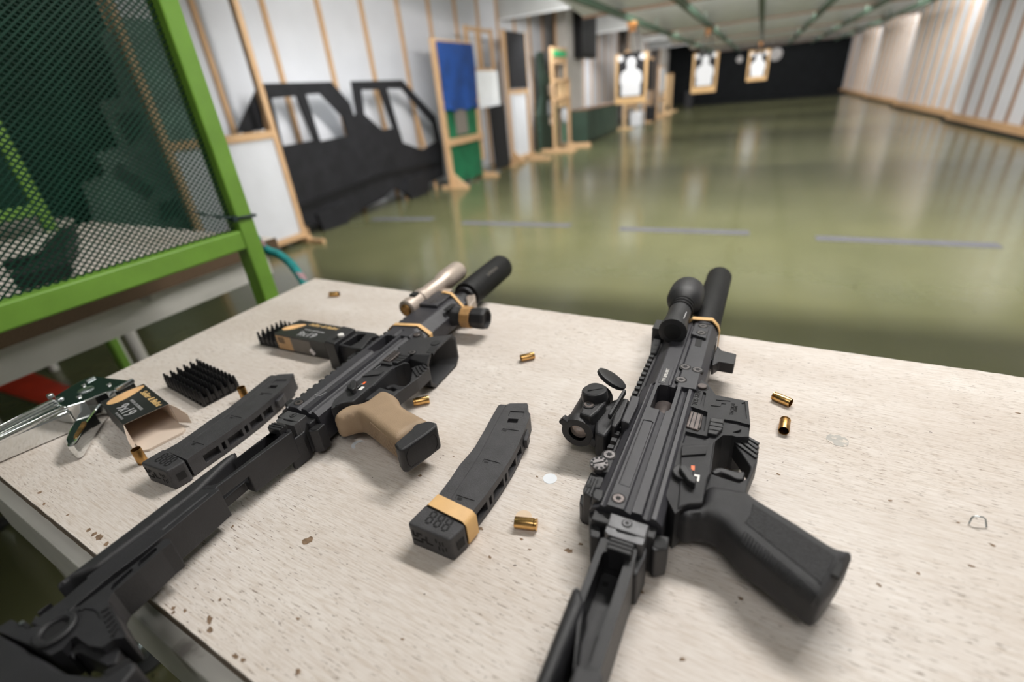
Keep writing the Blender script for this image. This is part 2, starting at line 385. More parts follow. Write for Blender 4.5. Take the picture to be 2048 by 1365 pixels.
# right wall: panels set slightly saw-toothed, battens, timber skirting
wr = bpy.data.objects.new('wall_right', None); COL.objects.link(wr); wr.location = (XR, 0, 0); struct(wr)
secs = [-2.6, 3.7, 8.8, 13.75, 18.75, 23.8, 28.4, YB]
for i, (a, b) in enumerate(zip(secs, secs[1:])):
    n = max(2, int(round((b - a) / 0.62)))
    for k in range(n):
        y0, y1 = a + (b - a) * k / n, a + (b - a) * (k + 1) / n
        x0, x1 = 0.16 * (1 - k / n) , 0.16 * (1 - (k + 1) / n)
        bm = B()
        prism(bm, [(x0, y0 + 0.02), (x1, y1 - 0.02), (x1 + 0.2, y1 - 0.02), (x0 + 0.2, y0 + 0.02)], 0.12, 3.3)
        meshobj('wall_panel', bm, 'wallwhite', wr)
        bm = B(); prism(bm, [(x0 - 0.035, y0 - 0.03), (x0 - 0.035, y0 + 0.03), (x0 + 0.02, y0 + 0.03), (x0 + 0.02, y0 - 0.03)], 0.0, 3.3)
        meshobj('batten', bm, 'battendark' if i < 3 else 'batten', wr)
    bm = B(); beam(bm, (0.09, a, 0.075), (-0.07, b, 0.075), 0.07, 0.15)
    meshobj('skirting', bm, 'batten', wr)
    bm = B(); beam(bm, (0.02, a, 0.02), (-0.14, b, 0.02), 0.05, 0.04)
    meshobj('kerb', bm, 'cutblack', wr)
# ceiling and inclined baffles
struct(bxo('ceiling', (XL - 0.3, XR + 0.5, -2.6, YB + 0.3, 3.3, 3.4), 'ceil'))
prev = 1.75
for yb in BAFFLE_Y + [YB + 0.2]:
    y0 = prev + 0.55
    bm = B(); zl = 2.30; zh = 2.78
    vs = [(-2.75, y0, zh), (XR + 0.1, y0, zh), (XR + 0.1, yb, zl), (-2.75, yb, zl)]
    lo = [bm.verts.new(v) for v in vs]; hi = [bm.verts.new((v[0], v[1], v[2] + 0.06)) for v in vs]
    bm.faces.new(lo); bm.faces.new(hi)
    for i in range(4): bm.faces.new((lo[i], lo[(i + 1) % 4], hi[(i + 1) % 4], hi[i]))
    o = meshobj('ceiling_baffle', bm, 'ceil'); struct(o); o['label'] = 'inclined grey ceiling baffle over the range'
    bm = B(); beam(bm, (-2.75, yb - 0.05, zl - 0.012), (XR + 0.1, yb - 0.05, zl - 0.012), 0.10, 0.025)
    meshobj('edge_strip', bm, 'battendark', o)
    prev = yb
for yb in (10.4, 15.9, 21.5, 27.0):
    o = struct(bxo('aisle_baffle', (XL, -2.8, yb, yb + 0.05, 2.66, 3.3), 'baffle')); o['label'] = 'upright grey ceiling baffle across the left aisle'
    bxo('edge_strip', (XL, -2.8, yb - 0.01, yb + 0.06, 2.64, 2.665), 'ceil', o)
# columns carrying a downstand between aisle and range
for y in (12.62, 20.4, 27.2):
    o = struct(bxo('column', (-4.56, -4.30, y, y + 1.25, 0, 3.3), 'concrete')); o['label'] = 'square pale column beside the left aisle'
    bxo('corner_batten', (-4.58, -4.54, y - 0.03, y, 0, 3.3), 'batten', o)
# ------------------------------------------------------------------ target rails, carriers, targets
RX = [-2.1, -1.15, -0.13, 0.95, 1.95, 2.9]
for i, x in enumerate(RX):
    bm = B(); box(bm, x - 0.035, x + 0.035, 4.2, 29.5, 2.19, 2.25); box(bm, x - 0.05, x + 0.05, 4.2, 29.5, 2.25, 2.262)
    for yh in range(6, 29, 3): box(bm, x - 0.012, x + 0.012, yh - 0.02, yh + 0.02, 2.26, 2.42)
    o = meshobj('target_rail', bm, 'railgreen')
    tag(o, ('leftmost green target rail under the ceiling, carrying the nearest target', 'second green target rail from the left, carrying the middle target',
            'third green target rail, straight over the farthest hanging target', 'first empty green rail to the right of the three hanging targets',
            'second empty green ceiling rail, close to the right wall', 'green ceiling rail nearest the right wall')[i], 'rail', 'ceiling target rails')
def sil(scale):
    hs = [(0.0, 0.30), (0.05, 0.29), (0.075, 0.25), (0.08, 0.19), (0.06, 0.14), (0.10, 0.105), (0.165, 0.07), (0.19, 0.0), (0.195, -0.08), (0.165, -0.14), (0.17, -0.22), (0.165, -0.31)]
    p = hs + [(-x, y) for x, y in reversed(hs[1:])]
    return [(x * scale, y * scale) for x, y in p]
def target(ci, X, cpx, pxc, w, h, lab, yaw, pap):
    c = onX(cpx[0], cpx[1], X); Y = c.y
    pc = onY(pxc[0], pxc[1], Y); z = pc.z
    t = thing('hanging_target', lab, 'target', (pc.x, Y, z), yaw, 'targets hanging in the range')
    bm = B(); box(bm, -w / 2, w / 2, -0.008, 0.008, -h / 2, h / 2)
    meshobj('cardboard_backer', bm, 'cardboard', t, bevel=0.004)
    pw, ph, oy = pap
    bm = B(); box(bm, -pw / 2, pw / 2, -0.011, -0.008, oy - ph / 2, oy + ph / 2); pp = meshobj('paper_sheet', bm, 'paperblack', t)
    s = ph / 0.67
    bm = B()
    f = [bm.verts.new((x, -0.0135, oy + y - 0.01)) for x, y in sil(s)]; g = [bm.verts.new((x, -0.011, oy + y - 0.01)) for x, y in sil(s)]
    bm.faces.new(f); bm.faces.new(g)
    for i in range(len(f)): bm.faces.new((f[i], f[(i + 1) % len(f)], g[(i + 1) % len(f)], g[i]))
    meshobj('printed_silhouette', bm, 'paperwhite', pp)
    for sx in (-1, 1):
        bm = B(); lathe(bm, (sx * pw * 0.40, -0.0105, oy + ph * 0.42), (0, -1, 0), [(0, 0.05 * s), (0.004, 0.05 * s)], 20); meshobj('printed_disc', bm, 'paperwhite', pp)
    bm = B()
    for sx in (-0.5, 0.5): beam(bm, (sx * w * 0.5, 0, h / 2 - 0.03), (sx * w * 0.22, 0, 2.14 - z), 0.02, 0.02, (0, 1, 0))
    box(bm, -w * 0.3, w * 0.3, -0.02, 0.02, h / 2 - 0.03, h / 2 + 0.02)
    meshobj('hanger', bm, 'blacksteel', t)
    bm = B(); box(bm, -0.07, 0.07, -0.10, 0.10, 2.12 - z, 2.19 - z); box(bm, -0.05, 0.05, -0.05, 0.05, 2.05 - z, 2.12 - z)
    meshobj('carrier', bm, 'carrier', t, bevel=0.006)
target(0, RX[0], (1262, 44), (1262, 158), 0.56, 0.78, 'nearest hanging silhouette target, on black paper and low tan cardboard', 0.05, (0.46, 0.66, 0.05))
target(1, RX[1], (1419, 57), (1409, 146), 0.54, 0.80, 'middle hanging silhouette target, white figure on tan cardboard', 0.12, (0.44, 0.66, 0.06))
target(2, RX[2], (1525, 70), (1516, 131), 0.68, 0.98, 'farthest hanging silhouette target, square tan board before the black end wall', 0.0, (0.56, 0.80, 0.03))
for (x, y, z, r, lab) in ((-0.95, 26.5, 1.80, 0.13, 'small round pale plate hanging right of the middle target'), (0.48, 27.0, 1.86, 0.26, 'largest round pale plate hanging right of the farthest target'), (0.1, 27.2, 1.98, 0.11, 'small round plate close to the farthest target on its right')):
    t = thing('hanging_plate', lab, 'plate', (x, y, z), 0, 'round plates before the end wall')
    bm = B(); lathe(bm, (0, 0, 0), (0, 1, 0), [(0, r * 0.7), (0.04, r), (0.10, r)], 20); meshobj('steel_disc', bm, 'platemetal', t, smooth=30)
    zc = 2.40 if y < 26.9 else 2.46
    bxo('hanger_rod', (-0.015, 0.015, 0.03, 0.06, r * 0.9, zc - z + 0.30), 'blacksteel', t)
# ------------------------------------------------------------------ floor markings and litter
def quadz(name, pts, z0, z1, m, parent=None, **k):
    bm = B(); prism(bm, [(p[0], p[1]) for p in pts], z0, z1); return meshobj(name, bm, m, parent, **k)
for i, (x0, x1, ya, yb2) in enumerate(((-4.35, -3.45, 4.72, 4.80), (-2.95, -1.62, 4.66, 4.66), (-1.08, 0.08, 4.58, 4.56), (0.58, 1.72, 4.46, 4.40))):
    q = quadz('floor_dash', [(x0, ya), (x1, yb2), (x1, yb2 + 0.13), (x0, ya + 0.13)], 0.0, 0.003, 'dash')
    tag(q, ('faint grey floor dash by the black vehicle cutout', 'second grey floor dash from the left', 'third grey floor dash, behind the right gun muzzle', 'rightmost grey floor dash')[i], 'marking', 'grey dashes across the floor')
q = quadz('red_floor_stripe', [onZ(-40, 742, 0), onZ(60, 745, 0), onZ(205, 800, 0), onZ(150, 830, 0), onZ(-40, 770, 0)], 0.0, 0.004, 'red')
tag(q, 'red painted stripe on the dark floor under the neighbouring table', 'stripe')
# ================================================================== PROPS ALONG THE LEFT SIDE
def yzpoly(bm, pts, x0, x1, mi=0):
    a = [bm.verts.new((x0, y, z)) for y, z in pts]; b = [bm.verts.new((x1, y, z)) for y, z in pts]; n = len(pts)
    fs = [bm.faces.new(a), bm.faces.new(b)]
    for i in range(n): fs.append(bm.faces.new((a[i], a[(i + 1) % n], b[(i + 1) % n], b[i])))
    for f in fs: f.material_index = mi
    return bm
def part(par, name, m, ext, bevel=0.0, **k):
    """box part; ext in world coordinates, stored relative to the parent thing."""
    l = par.location
    return bxo(name, (ext[0] - l.x, ext[1] - l.x, ext[2] - l.y, ext[3] - l.y, ext[4] - l.z, ext[5] - l.z), m, par, bevel=bevel, **k)
def feet(t, X, ys, m='pine', ln=0.5):
    for y in ys:
        bm = B(); l = t.location
        prism(bm, [(X + 0.02 - l.x, y - 0.03 - l.y), (X + 0.10 - l.x, y - 0.03 - l.y), (X + 0.10 - l.x, y + 0.03 - l.y), (X + 0.02 - l.x, y + 0.03 - l.y)], 0.0, 0.07)
        prism(bm, [(X - ln * 0.4 - l.x, y - 0.02 - l.y), (X + ln * 0.6 - l.x, y - 0.02 - l.y), (X + ln * 0.6 - l.x, y + 0.02 - l.y), (X - ln * 0.4 - l.x, y + 0.02 - l.y)], 0.0, 0.045)
        meshobj('foot', bm, m, t)
def brace(t, X, y, m='pine'):
    l = t.location; bm = B()
    a = [bm.verts.new((X + dx - l.x, y + dy - l.y, z)) for dx, dy, z in ((0.03, -0.02, 0.24), (0.26, -0.02, 0.04), (0.26, 0.02, 0.04), (0.03, 0.02, 0.24))]
    b = [bm.verts.new((X + dx - l.x, y + dy - l.y, 0.04)) for dx, dy in ((0.03, -0.02), (0.26, -0.021), (0.26, 0.021), (0.03, 0.02))]
    bm.free(); bm = B()
    prof = [(0.03, 0.24), (0.26, 0.045), (0.03, 0.045)]
    p = [bm.verts.new((X + x - l.x, y - 0.02 - l.y, z)) for x, z in prof]; q = [bm.verts.new((X + x - l.x, y + 0.02 - l.y, z)) for x, z in prof]
    bm.faces.new(p); bm.faces.new(q)
    for i in range(3): bm.faces.new((p[i], p[(i + 1) % 3], q[(i + 1) % 3], q[i]))
    meshobj('brace', bm, m, t)

# tall framed screen: dark green upper panel, white lower panel
X = -4.45
t = thing('framed_screen', 'tall timber framed screen with white lower and dark green upper panel', 'screen', (X, 2.62, 0))
part(t, 'stile', 'pine', (X - 0.03, X + 0.03, 2.60, 2.66, 0.06, 2.55)); part(t, 'stile', 'pine', (X - 0.03, X + 0.03, 3.70, 3.76, 0.06, 2.55))
part(t, 'rail', 'pineh', (X - 0.03, X + 0.03, 2.66, 3.70, 1.10, 1.17)); part(t, 'rail', 'pineh', (X - 0.03, X + 0.03, 2.66, 3.70, 0.06, 0.12)); part(t, 'rail', 'pineh', (X - 0.03, X + 0.03, 2.66, 3.70, 2.49, 2.55))
part(t, 'white_panel', 'whiteboard', (X - 0.012, X + 0.012, 2.66, 3.70, 0.12, 1.10)); part(t, 'dark_panel', 'camo', (X - 0.012, X + 0.012, 2.66, 2.98, 1.17, 2.05))
feet(t, X, (2.63, 3.73))
# dark green curtain on the near left wall
bm = B(); n = 60; ya, yb = -2.4, 2.80
for z0, z1 in ((0.05, 2.9),):
    lo = []; hi = []
    for i in range(n + 1):
        y = ya + (yb - ya) * i / n; x = -4.90 + 0.025 * math.sin(i * 1.9) + 0.012 * math.sin(i * 0.7)
        lo.append(bm.verts.new((x, y, z0))); hi.append(bm.verts.new((x, y, z1)))
    lo2 = [bm.verts.new((v.co.x - 0.008, v.co.y, v.co.z)) for v in lo]; hi2 = [bm.verts.new((v.co.x - 0.008, v.co.y, v.co.z)) for v in hi]
    for i in range(n):
        bm.faces.new((lo[i], lo[i + 1], hi[i + 1], hi[i])); bm.faces.new((lo2[i], lo2[i + 1], hi2[i + 1], hi2[i]))
        bm.faces.new((lo[i], lo[i + 1], lo2[i + 1], lo2[i])); bm.faces.new((hi[i], hi[i + 1], hi2[i + 1], hi2[i]))
tag(meshobj('curtain', bm, 'darkgreen', smooth=60), 'dark green curtain hanging along the near left wall behind the mesh', 'curtain')
# stepped grey green board with dark patches
X = -4.74
stp = [(219, 120), (239, 195), (195, 205), (236, 294), (186, 308), (209, 349), (161, 368), (196, 470)]
yz = [(onX(px, py, X).y, onX(px, py, X).z) for px, py in stp]
bm = B(); yzpoly(bm, yz + [(yz[-1][0], 0.0), (3.02, 0.0), (3.02, 2.0), (yz[0][0], 2.0)], X, X + 0.02)
t = thing('stepped_board', 'grey green board with stepped left edge and dark patches, leaning behind the mesh', 'board', (0, 0, 0))
meshobj('board', bm, 'camo', t)
for q in ([(232, 228), (275, 222), (283, 270), (262, 292), (240, 262)], [(238, 328), (305, 375), (298, 402), (226, 352)], [(318, 405), (352, 398), (360, 432), (322, 440)]):
    bm = B(); yzpoly(bm, [(onX(a, b, X + 0.02).y, onX(a, b, X + 0.02).z) for a, b in q], X + 0.02, X + 0.032); meshobj('dark_patch', bm, 'camodark', t)
# black wedge of board leaning on the wall
bm = B(); yzpoly(bm, [(3.52, 1.18), (3.84, 1.18), (3.93, 1.58)], -4.72, -4.69); yzpoly(bm, [(3.6, 0.0), (3.7, 0.0), (3.7, 1.2), (3.6, 1.2)], -4.72, -4.70)
tag(meshobj('black_wedge', bm, 'cutblack'), 'small black triangular board behind the tall white screen', 'board')
# pickup truck cutout: two window frames in one black board
X = -4.62
body = [(3.80, 0.98), (3.86, 1.60), (4.90, 1.60), (5.14, 1.36), (5.16, 1.20), (5.22, 1.24), (5.25, 1.60), (6.30, 1.60), (7.02, 1.08), (7.08, 0.60), (7.02, 0.17), (6.55, 0.14), (6.45, 0.02), (6.02, -0.0), (5.88, 0.10), (5.70, 0.22), (5.58, 0.20), (5.40, 0.14), (4.72, 0.07), (4.62, 0.02), (4.20, 0.0), (4.10, 0.12), (3.84, 0.14)]
def wins():
    for w in ([(3.95, 1.0), (3.98, 1.46), (4.32, 1.47), (4.40, 1.01)], [(4.50, 0.99), (4.46, 1.48), (4.68, 1.48), (4.95, 1.22), (4.97, 1.0)],
              [(5.36, 1.22), (5.40, 1.50), (5.75, 1.49), (5.90, 1.01), (5.66, 1.0)], [(6.06, 0.80), (5.92, 1.50), (6.26, 1.49), (6.90, 0.98), (6.93, 0.72), (6.52, 0.64)],
              ):
        bm = B(); yzpoly(bm, w, X - 0.05, X + 0.05); yield bm
bm = B(); yzpoly(bm, body, X - 0.012, X + 0.012)
t = thing('vehicle_cutout', 'black pickup truck cutout board with four window openings leaning on the white wall', 'cutout', (0, 0, 0))
o = meshobj('body_board', bm, 'cutblack', t); cut(o, *list(wins()))
bm = B(); yzpoly(bm, [(3.86, 0.30), (5.5, 0.42), (6.9, 0.36), (6.9, 0.42), (5.5, 0.48), (3.86, 0.37)], X + 0.012, X + 0.03); meshobj('sill_strip', bm, 'blacksteel', t)
bm = B(); yzpoly(bm, [(4.16, 0.0), (4.58, 0.0), (4.66, 0.10), (4.60, 0.28), (4.12, 0.22)], X + 0.012, X + 0.05); meshobj('wheel_shape', bm, 'cutblack', t)
bm = B(); yzpoly(bm, [(5.98, 0.0), (6.42, 0.0), (6.52, 0.16), (6.4, 0.34), (5.96, 0.30), (5.86, 0.14)], X + 0.012, X + 0.05); meshobj('wheel_shape', bm, 'cutblack', t)
for y in (3.98, 4.62, 5.98, 6.80):
    bm = B(); beam(bm, (X - 0.04, y, 0.0), (X - 0.30, y + 0.05, 1.50), 0.045, 0.03, (0, 1, 0)); meshobj('prop_batten', bm, 'pine', t)
# blue and green cloth stand
X = -4.35
t = thing('cloth_stand', 'timber stand with blue cloth above and green cloth below', 'stand', (X, 6.85, 0))
part(t, 'stile', 'pine', (X - 0.03, X + 0.03, 6.78, 6.87, 0, 2.10)); part(t, 'stile', 'pine', (X - 0.03, X + 0.03, 7.90, 7.97, 0.3, 2.08))
part(t, 'rail', 'pineh', (X - 0.028, X + 0.028, 6.87, 7.90, 2.03, 2.09)); part(t, 'rail', 'pineh', (X - 0.02, X + 0.06, 6.80, 7.95, 0.64, 0.74))
bm = B(); n = 14
def cloth(bm, y0, y1, z0, z1, amp, x):
    g = [[bm.verts.new((x + amp * math.sin(i * 0.9 + k * 0.7) * (k / 8), y0 + (y1 - y0) * i / 14 - 6.85, z1 + (z0 - z1) * k / 8 + (0.02 * math.sin(i * 1.3) if k == 8 else 0))) for i in range(15)] for k in range(9)]
    g2 = [[bm.verts.new((v.co.x - 0.006, v.co.y, v.co.z)) for v in r] for r in g]
    for s in (g, g2):
        for k in range(8):
            for i in range(14): bm.faces.new((s[k][i], s[k][i + 1], s[k + 1][i + 1], s[k + 1][i]))
    return bm
meshobj('blue_cloth', cloth(bm, 6.84, 7.94, 1.14, 2.06, 0.02, 0.045), 'blue', t, smooth=60)
meshobj('green_cloth', cloth(B(), 6.90, 7.90, 0.05, 0.66, 0.008, 0.0), 'greencloth', t, smooth=60)
meshobj('green_cloth', cloth(B(), 6.90, 7.90, 0.72, 1.20, 0.008, -0.01), 'greencloth', t, smooth=60)
part(t, 'grey_patch', 'boxgrey', (X + 0.005, X + 0.02, 7.16, 7.52, 0.78, 1.14))
feet(t, X, (6.83, 7.93)); brace(t, X, 6.83)
# open frame with grey square panel
X = -4.52
t = thing('open_frame', 'open timber frame with a square pale grey panel at its middle', 'stand', (X, 8.2, 0))
for y in (8.14, 9.06): part(t, 'stile', 'pine', (X - 0.025, X + 0.025, y - 0.03, y + 0.03, 0, 2.36))
part(t, 'stile', 'pine', (X - 0.02, X + 0.02, 8.50, 8.54, 1.72, 2.36))
for z in (2.32, 1.72): part(t, 'rail', 'pineh', (X - 0.024, X + 0.024, 8.17, 9.03, z - 0.025, z + 0.025))
part(t, 'grey_panel', 'ceil', (X + 0.025, X + 0.045, 8.12, 9.10, 1.12, 1.70))
feet(t, X, (8.14, 9.06))
# black boards
bm = B(); yzpoly(bm, [(8.42, 0.05), (9.02, 0.03), (9.0, 1.14), (8.38, 1.12)], -4.36, -4.33)
tag(meshobj('black_board', bm, 'cutblack'), 'black upright board standing below the pale grey square panel', 'board')
X = -4.5
t = thing('panel_stand', 'timber stand with black upper panel and white lower panel', 'stand', (X, 9.6, 0))
for y in (9.53, 10.52): part(t, 'stile', 'pine', (X - 0.03, X + 0.03, y - 0.035, y + 0.035, 0, 2.38))
part(t, 'black_panel', 'cutblack', (X - 0.01, X + 0.05, 9.58, 10.47, 1.38, 2.36)); part(t, 'white_panel', 'whiteboard', (X - 0.01, X + 0.01, 9.72, 10.40, 0.10, 1.28))
for z in (1.33, 0.06): part(t, 'rail', 'pineh', (X - 0.03, X + 0.03, 9.56, 10.49, z - 0.04, z + 0.04))
feet(t, X, (9.53, 10.52)); brace(t, X, 9.53)
# dark equipment stand with narrow top
X = -4.78
bm = B(); yzpoly(bm, [(11.62, 0.0), (12.38, 0.0), (12.60, 0.9), (12.56, 1.2), (12.36, 1.62), (12.14, 1.66), (12.08, 2.10), (11.84, 2.10), (11.86, 1.2), (11.6, 0.8)], X, X + 0.12)
t = thing('equipment_rack', 'dark narrow rack with pale fittings between the panel stand and the green topped stand', 'rack', (0, 0, 0))
meshobj('body', bm, 'cabgreen', t)
for (y, z, h, m) in ((12.28, 1.30, 0.12, 'boxboard'), (12.20, 0.92, 0.16, 'whiteboard'), (12.26, 0.62, 0.08, 'boxboard')):
    bm = B(); yzpoly(bm, [(y - 0.08, z - h), (y + 0.08, z - h), (y + 0.06, z + h), (y - 0.06, z + h)], X + 0.12, X + 0.14); meshobj('fitting', bm, m, t)
# stand with green sign
X = -4.25
t = thing('sign_stand', 'slim timber stand with a bright green strip sign at its top', 'stand', (X, 11.5, 0))
for y in (11.42, 12.52): part(t, 'stile', 'pine', (X - 0.03, X + 0.03, y - 0.04, y + 0.04, 0, 2.14 if y < 12 else 1.52))
part(t, 'stile', 'pine', (X - 0.03, X + 0.03, 12.30, 12.38, 1.4, 2.14))
part(t, 'green_strip', 'greensign', (X + 0.03, X + 0.045, 11.46, 12.30, 1.96, 2.07))
part(t, 'header_panel', 'pine', (X - 0.01, X + 0.02, 11.46, 12.34, 1.82, 2.14))
for z in (1.48, 1.10): part(t, 'rail', 'pineh', (X - 0.03, X + 0.03, 11.46, 12.48, z - 0.04, z + 0.04))
part(t, 'plywood_panel', 'ply', (X - 0.015, X + 0.0, 11.72, 12.44, 0.92, 1.46)); part(t, 'green_cloth', 'greencloth', (X - 0.02, X - 0.005, 11.48, 11.62, 0.1, 0.96))
part(t, 'green_cloth', 'greencloth', (X - 0.02, X - 0.005, 12.05, 12.25, 0.12, 0.62))
bm = B(); lathe(bm, (0.01, 0.65, 0.72), (1, 0, 0), [(0, 0.17), (0.02, 0.17)], 20); meshobj('round_plate', bm, 'whiteboard', t)
feet(t, X, (11.42, 12.52), ln=0.9)
# black acoustic box hung on the column
t = bxo('hanging_box', (-4.30, -4.08, 13.15, 14.45, 1.95, 2.98), 'blacksteel', bevel=0.02)
tag(t, 'black rectangular box fixed high on the pale column', 'box')
# low green cabinets
for i, (ya, yb) in enumerate(((12.7, 13.95), (14.0, 15.9))):
    t = thing('low_cabinet', ('nearer low dark green cabinet at the foot of the pale column', 'farther low dark green cabinet, behind the first and under the nearest target')[i], 'cabinet', (-4.3, ya, 0), 0, 'low green cabinets')
    bxo('body', (0.03, 0.45, 0, yb - ya, 0.03, 0.78), 'cabgreen', t, bevel=0.01); bxo('plinth', (0.05, 0.42, 0.03, yb - ya - 0.03, 0, 0.03), 'blacksteel', t)
    n = 2
    for k in range(n): bxo('door', (0.45, 0.468, 0.02 + k * (yb - ya) / n, (k + 1) * (yb - ya) / n - 0.02, 0.08, 0.74), 'cabgreen', t, bevel=0.004)
    bxo('timber_top', (0.02, 0.48, -0.01, yb - ya + 0.01, 0.78, 0.80), 'battendark', t)
# timber target stands far along the left aisle
def easel(lab, X, y0, y1, zt, panels, m='pine'):
    t = thing('target_easel', lab, 'stand', (X, y0, 0), 0, 'timber easels in the left aisle')
    for y in (y0, y1): part(t, 'stile', m, (X - 0.03, X + 0.03, y - 0.05, y + 0.05, 0, zt))
    for z in (zt - 0.05, 0.62): part(t, 'rail', 'pineh', (X - 0.03, X + 0.03, y0, y1, z - 0.05, z + 0.05))
    for (a, b, z0, z1, mm) in panels: part(t, 'panel', mm, (X + 0.03, X + 0.05, a, b, z0, z1))
    feet(t, X, (y0, y1), m)
    return t
easel('orange timber easel with plywood board, left of the nearest target', -3.75, 16.4, 18.2, 2.15, [(16.5, 18.1, 0.7, 2.1, 'ply'), (16.9, 17.6, 1.1, 2.0, 'whiteboard')], 'ply')
easel('timber easel with dark board, directly behind the nearest target', -3.55, 18.6, 19.9, 2.0, [(18.7, 19.8, 1.0, 1.95, 'paperblack')])
easel('timber easel with pale square board, right behind the nearest target', -3.45, 20.6, 22.0, 1.75, [(20.7, 21.9, 0.9, 1.7, 'whiteboard')])
easel('farthest timber easel with plain plywood board in the left aisle', -3.5, 22.8, 24.4, 1.5, [(22.9, 24.3, 0.3, 1.4, 'ply')], 'ply')
for (x, y, h, m, lab) in ((-3.5, 19.2, 0.5, 'cutblack', 'short black block on the floor below the nearest target'), (-3.6, 17.6, 0.42, 'whiteboard', 'short white block on the floor left below the nearest target'), (-3.0, 26.6, 0.7, 'cutblack', 'black block by the far wall below the middle target')):
    tag(bxo('floor_block', (x - 0.15, x + 0.2, y - 0.3, y + 0.3, 0, h), m, bevel=0.02), lab, 'block')
# low timber offcuts at the foot of the stands
for i, (x, y, lx, ly) in enumerate(((-4.05, 9.9, 0.5, 0.12), (-4.0, 11.0, 0.7, 0.1), (-3.85, 12.0, 0.6, 0.1))):
    o = bxo('timber_offcut', (x - lx / 2, x + lx / 2, y - ly / 2, y + ly / 2, 0, 0.05), 'pine')
    tag(o, ('flat timber offcut before the black and white panel stand', 'longest flat timber offcut before the dark rack', 'flat timber offcut before the green topped stand')[i], 'offcut', 'timber offcuts on the floor')
# ================================================================== LANE PARTITIONS AND NEIGHBOURING TABLE
def partition(X, Y, zr, yn, lab, sp, zt=2.3):
    t = thing('lane_partition', lab, 'partition', (X, Y, 0), 0, 'green mesh partitions between the lanes')
    w = 0.02
    bxo('upright', (-w, w, -w, w, 0.02, zt), 'green', t, bevel=0.004); bxo('upright', (-w, w, yn - Y - w, yn - Y + w, 0.02, zt), 'green', t, bevel=0.004)
    bxo('bottom_rail', (-w, w, yn - Y + w, -w, zr - 0.042, zr), 'green', t, bevel=0.004); bxo('top_rail', (-w, w, yn - Y + w, -w, zt - 0.04, zt), 'green', t, bevel=0.004)
    bxo('base_plate', (-0.06, 0.06, -0.06, 0.06, 0, 0.02), 'green', t); bxo('base_plate', (-0.06, 0.06, yn - Y - 0.06, yn - Y + 0.06, 0, 0.02), 'green', t)
    bm = B(); ya, yb, za, zb = yn - Y + w, -w, zr, zt - 0.04
    px, pz = sp; L = yb - ya; Hh = zb - za; s = pz / px                    # diagonals z = +-s*y + c
    c = -s * L
    while c < Hh:
        for sg in (1, -1):
            y0 = max(0, -c / s); y1 = min(L, (Hh - c) / s)
            if y1 - y0 > 1e-3:
                if sg > 0: a = (ya + y0, za + s * y0 + c); b = (ya + y1, za + s * y1 + c)
                else: a = (yb - y0, za + s * y0 + c); b = (yb - y1, za + s * y1 + c)
                beam(bm, (0.0015 * sg, *a), (0.0015 * sg, *b), 0.0014, 0.0025, (0, -1 * sg, 1))
        c += pz
    bm2 = bm; o = meshobj('mesh_panel', bm2, 'meshgreen', t, kind='stuff')
    return t
p1 = partition(-1.02, 0.70, 1.058, -0.75, 'lime green steel partition with fine dark mesh, nearest at the left', (0.0125, 0.0095))
partition(-2.6, 0.95, 1.05, -0.75, 'second lime green mesh partition, behind the neighbouring table', (0.012, 0.010))
# cable tie round the corner of the partition
t = thing('cable_tie', 'dark cable tie around the corner of the green partition', 'cable tie', (-1.02, 0.70, 1.085))
bm = B(); k = 0.024
tube(bm, [(k, -k, 0), (k, k, -0.004), (-k, k, -0.002), (-k, -k, 0.004)], 0.0035, 6, closed=True); meshobj('loop', bm, 'tie', t, smooth=40)
bm = B(); tube(bm, [(0.02, -0.026, 0.002), (0.022, -0.06, 0.012), (0.024, -0.11, 0.035)], [0.0032, 0.0028, 0.002], 6); box(bm, 0.016, 0.028, -0.032, -0.022, -0.006, 0.006); meshobj('tail', bm, 'tie', t, smooth=40)
# neighbouring table
t = thing('neighbour_table', 'pale topped shooting table behind the green mesh partition, with white steel legs', 'table', (-1.28, 0.97, 0))
def btop(t, m, pts, z0, z1):
    bm = B(); prism(bm, [(x, y) for x, y in pts], z0, z1); return meshobj('tabletop', bm, m, t, bevel=0.001)
btop(t, ['table'], [(0, 0), (0.0, -0.85), (-1.22, -0.78), (-1.22, 0.09)], 0.918, 0.95)
bxo('edge_trim', (0.0, 0.004, -0.85, 0.0, 0.918, 0.9495), 'plyedge', t)
bxo('apron', (-0.045, -0.02, -0.81, -0.03, 0.845, 0.918), 'whitesteel', t); bxo('apron', (-1.15, -0.045, -0.055, -0.03, 0.845, 0.918), 'whitesteel', t)
for x, y in ((-0.05, -0.05), (-0.03, -0.77), (-1.12, -0.02), (-1.12, -0.7)):
    bm = B(); lathe(bm, (x, y, 0.10), (0, 0, 1), [(0, 0.015), (0.01, 0.024), (0.817, 0.024)], 20); meshobj('leg', bm, 'whitesteel', t, smooth=40)
    bm = B(); lathe(bm, (x, y, 0.020), (0, 0, 1), [(0, 0.010), (0.03, 0.010), (0.03, 0.018), (0.045, 0.018), (0.045, 0.010), (0.082, 0.010)], 16); meshobj('adjuster', bm, 'zinc', t, smooth=40)
    bm = B(); lathe(bm, (x, y, 0.0), (0, 0, 1), [(0, 0.045), (0.008, 0.046), (0.016, 0.03), (0.022, 0.012)], 24); meshobj('rubber_foot', bm, 'rubberfoot', t, smooth=40)
t = thing('far_table', 'pale table top glimpsed behind the second green partition at the left edge', 'table', (-2.75, 1.1, 0))
btop(t, ['table'], [(0, 0), (0, -0.7), (-1.1, -0.66), (-1.1, 0.04)], 0.918, 0.95)
